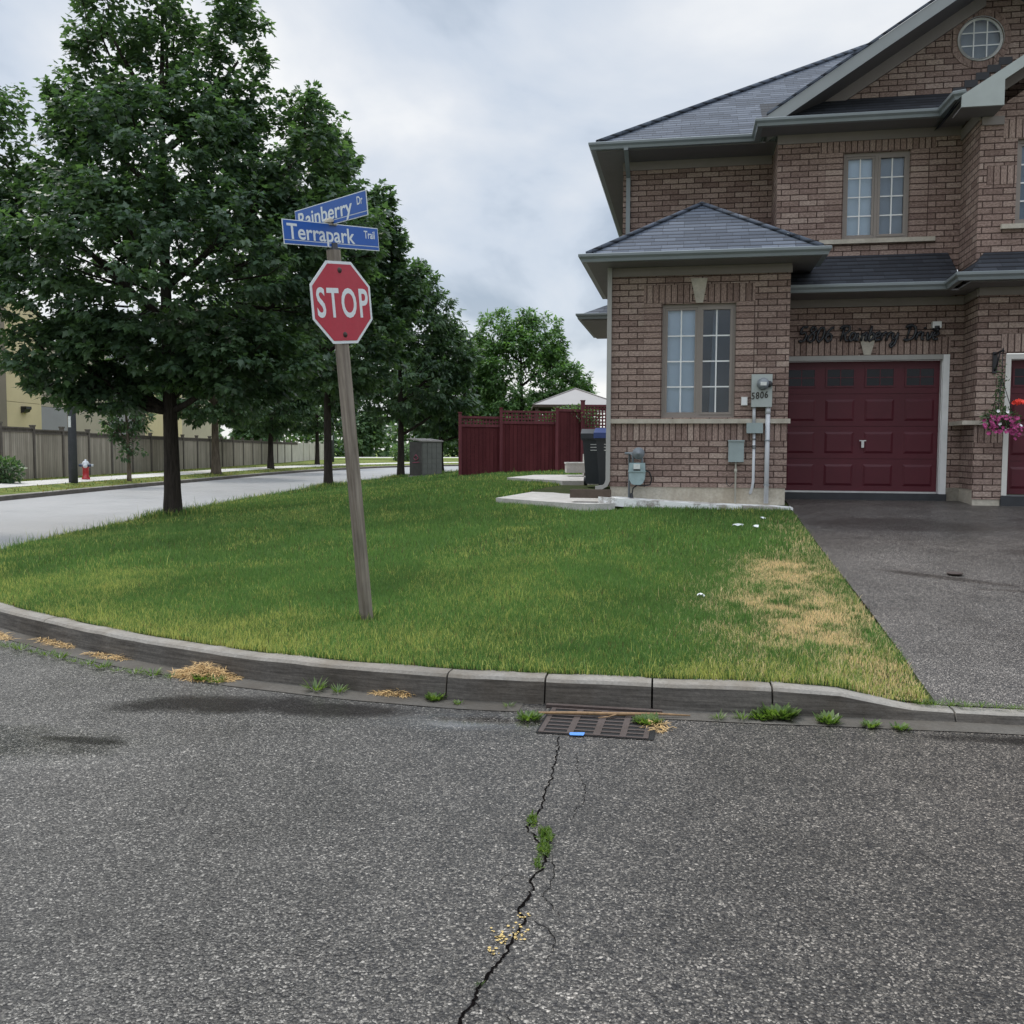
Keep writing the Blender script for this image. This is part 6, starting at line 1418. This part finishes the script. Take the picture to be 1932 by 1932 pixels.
# straw heaps
def straw(x, y, rx, ry, h, n, label, seed, rot=0):
    rg = np.random.default_rng(seed); q = rg.random(n) ** .5; a = rg.uniform(0, 6.28, n); px, py = q * rx * np.cos(a), q * ry * np.sin(a)
    P = np.stack([px * math.cos(rot) - py * math.sin(rot), px * math.sin(rot) + py * math.cos(rot), h * np.maximum(0, 1 - q * 1.05) ** 1.2 * rg.random(n) + .004], 1); b = rg.uniform(0, 6.28, n)
    D = np.stack([np.cos(b), np.sin(b), rg.normal(0, .25, n)], 1); o = leaves('straw_heap', P, D, unit(rg.normal(0, .3, (n, 3)) + [0, 0, 1]), rg.uniform(.04, .09, n), DIAM * [.10, 1], 'straw', None, rg.random(n), .1)
    o.location = (x, y, .004); tag(o, label, 'straw', 'straw heaps in the gutter')
straw(-2.08, 6.40, .27, .12, .12, 2600, 'large heap of dry straw against the kerb above the damp patch', 1, -.45); straw(-.75, 5.95, .14, .06, .045, 700, 'small heap of dry straw in the gutter below the stop sign', 2, -.25); straw(-3.6, 7.47, .30, .07, .02, 700, 'thin straw drift by the kerb joint at the left edge', 3, -.7); straw(-3.0, 6.99, .24, .06, .02, 500, 'thin straw drift between the joint and the large heap', 4, -.55); straw(-4.2, 7.75, .25, .06, .015, 400, 'thin straw drift at the left frame edge', 5, -.8)
straw(.82, 5.25, .07, .10, .015, 160, 'few straws caught right of the drain grate', 6)
# stick, wrapper, litter, lid
m = MB(); m.tube([(.10, 5.475, .018), (.35, 5.445, .026), (.62, 5.435, .024), (.85, 5.44, .024), (1.04, 5.455, .012)], [.007, .010, .011, .008, .004], 6); m.tube([(.62, 5.435, .024), (.56, 5.40, .018), (.50, 5.39, .014)], [.006, .004, .003], 5); tag(m.build('stick', 'stick'), 'long thin brown stick lying across the drain grate', 'stick')
m = MB(); m.poly([(.315, 5.085, .010), (.395, 5.075, .011), (.40, 5.095, .018), (.32, 5.105, .015)]); m.poly([(.315, 5.085, .013), (.32, 5.07, .010), (.39, 5.06, .011), (.395, 5.075, .014)]); tag(m.build('wrapper', 'bluep'), 'small blue wrapper on the front edge of the drain grate', 'litter')
def scrap(x, y, r, label, seed, long=1.0):
    rg = np.random.default_rng(seed); m = MB(); z = lz(x, y) + .045; n = 12; c = (x, y, z + .03); P = []
    for k in range(n): a = 6.283 * k / n; q = r * rg.uniform(.5, 1.3); P.append((x + q * long * math.cos(a), y + q * math.sin(a), z + rg.uniform(-.01, .03)))
    for k in range(n): m.poly([c, P[k], P[(k + 1) % n]])
    tag(m.build('paper_scrap', 'paper'), label, 'litter', 'white scraps on the lawn')
scrap(2.98, 11.62, .04, 'crumpled white scrap at the right end of the thin strip on the lawn', 1); scrap(2.78, 11.72, .018, 'thin white paper strip lying on the lawn in front of the bay', 2, 4.2); scrap(3.27, 12.4, .035, 'white scrap on the lawn closest to the white painted path', 3, 1.3); scrap(1.6, 8.02, .03, 'lone small white scrap in the middle right of the lawn', 4)
p_l = hp(*uvof(4.21, 9.01)); m = MB(); m.lathe([(.055, .0), (.075, .012), (.065, .022), (.05, .012), (.0, .010)], 18); o = m.build('round_lid', 'iron'); o.location = (4.21, 9.01, drive_z(uvof(4.21, 9.01)[1]) + .003); tag(o, 'small dark round lid lying on the driveway', 'lid')
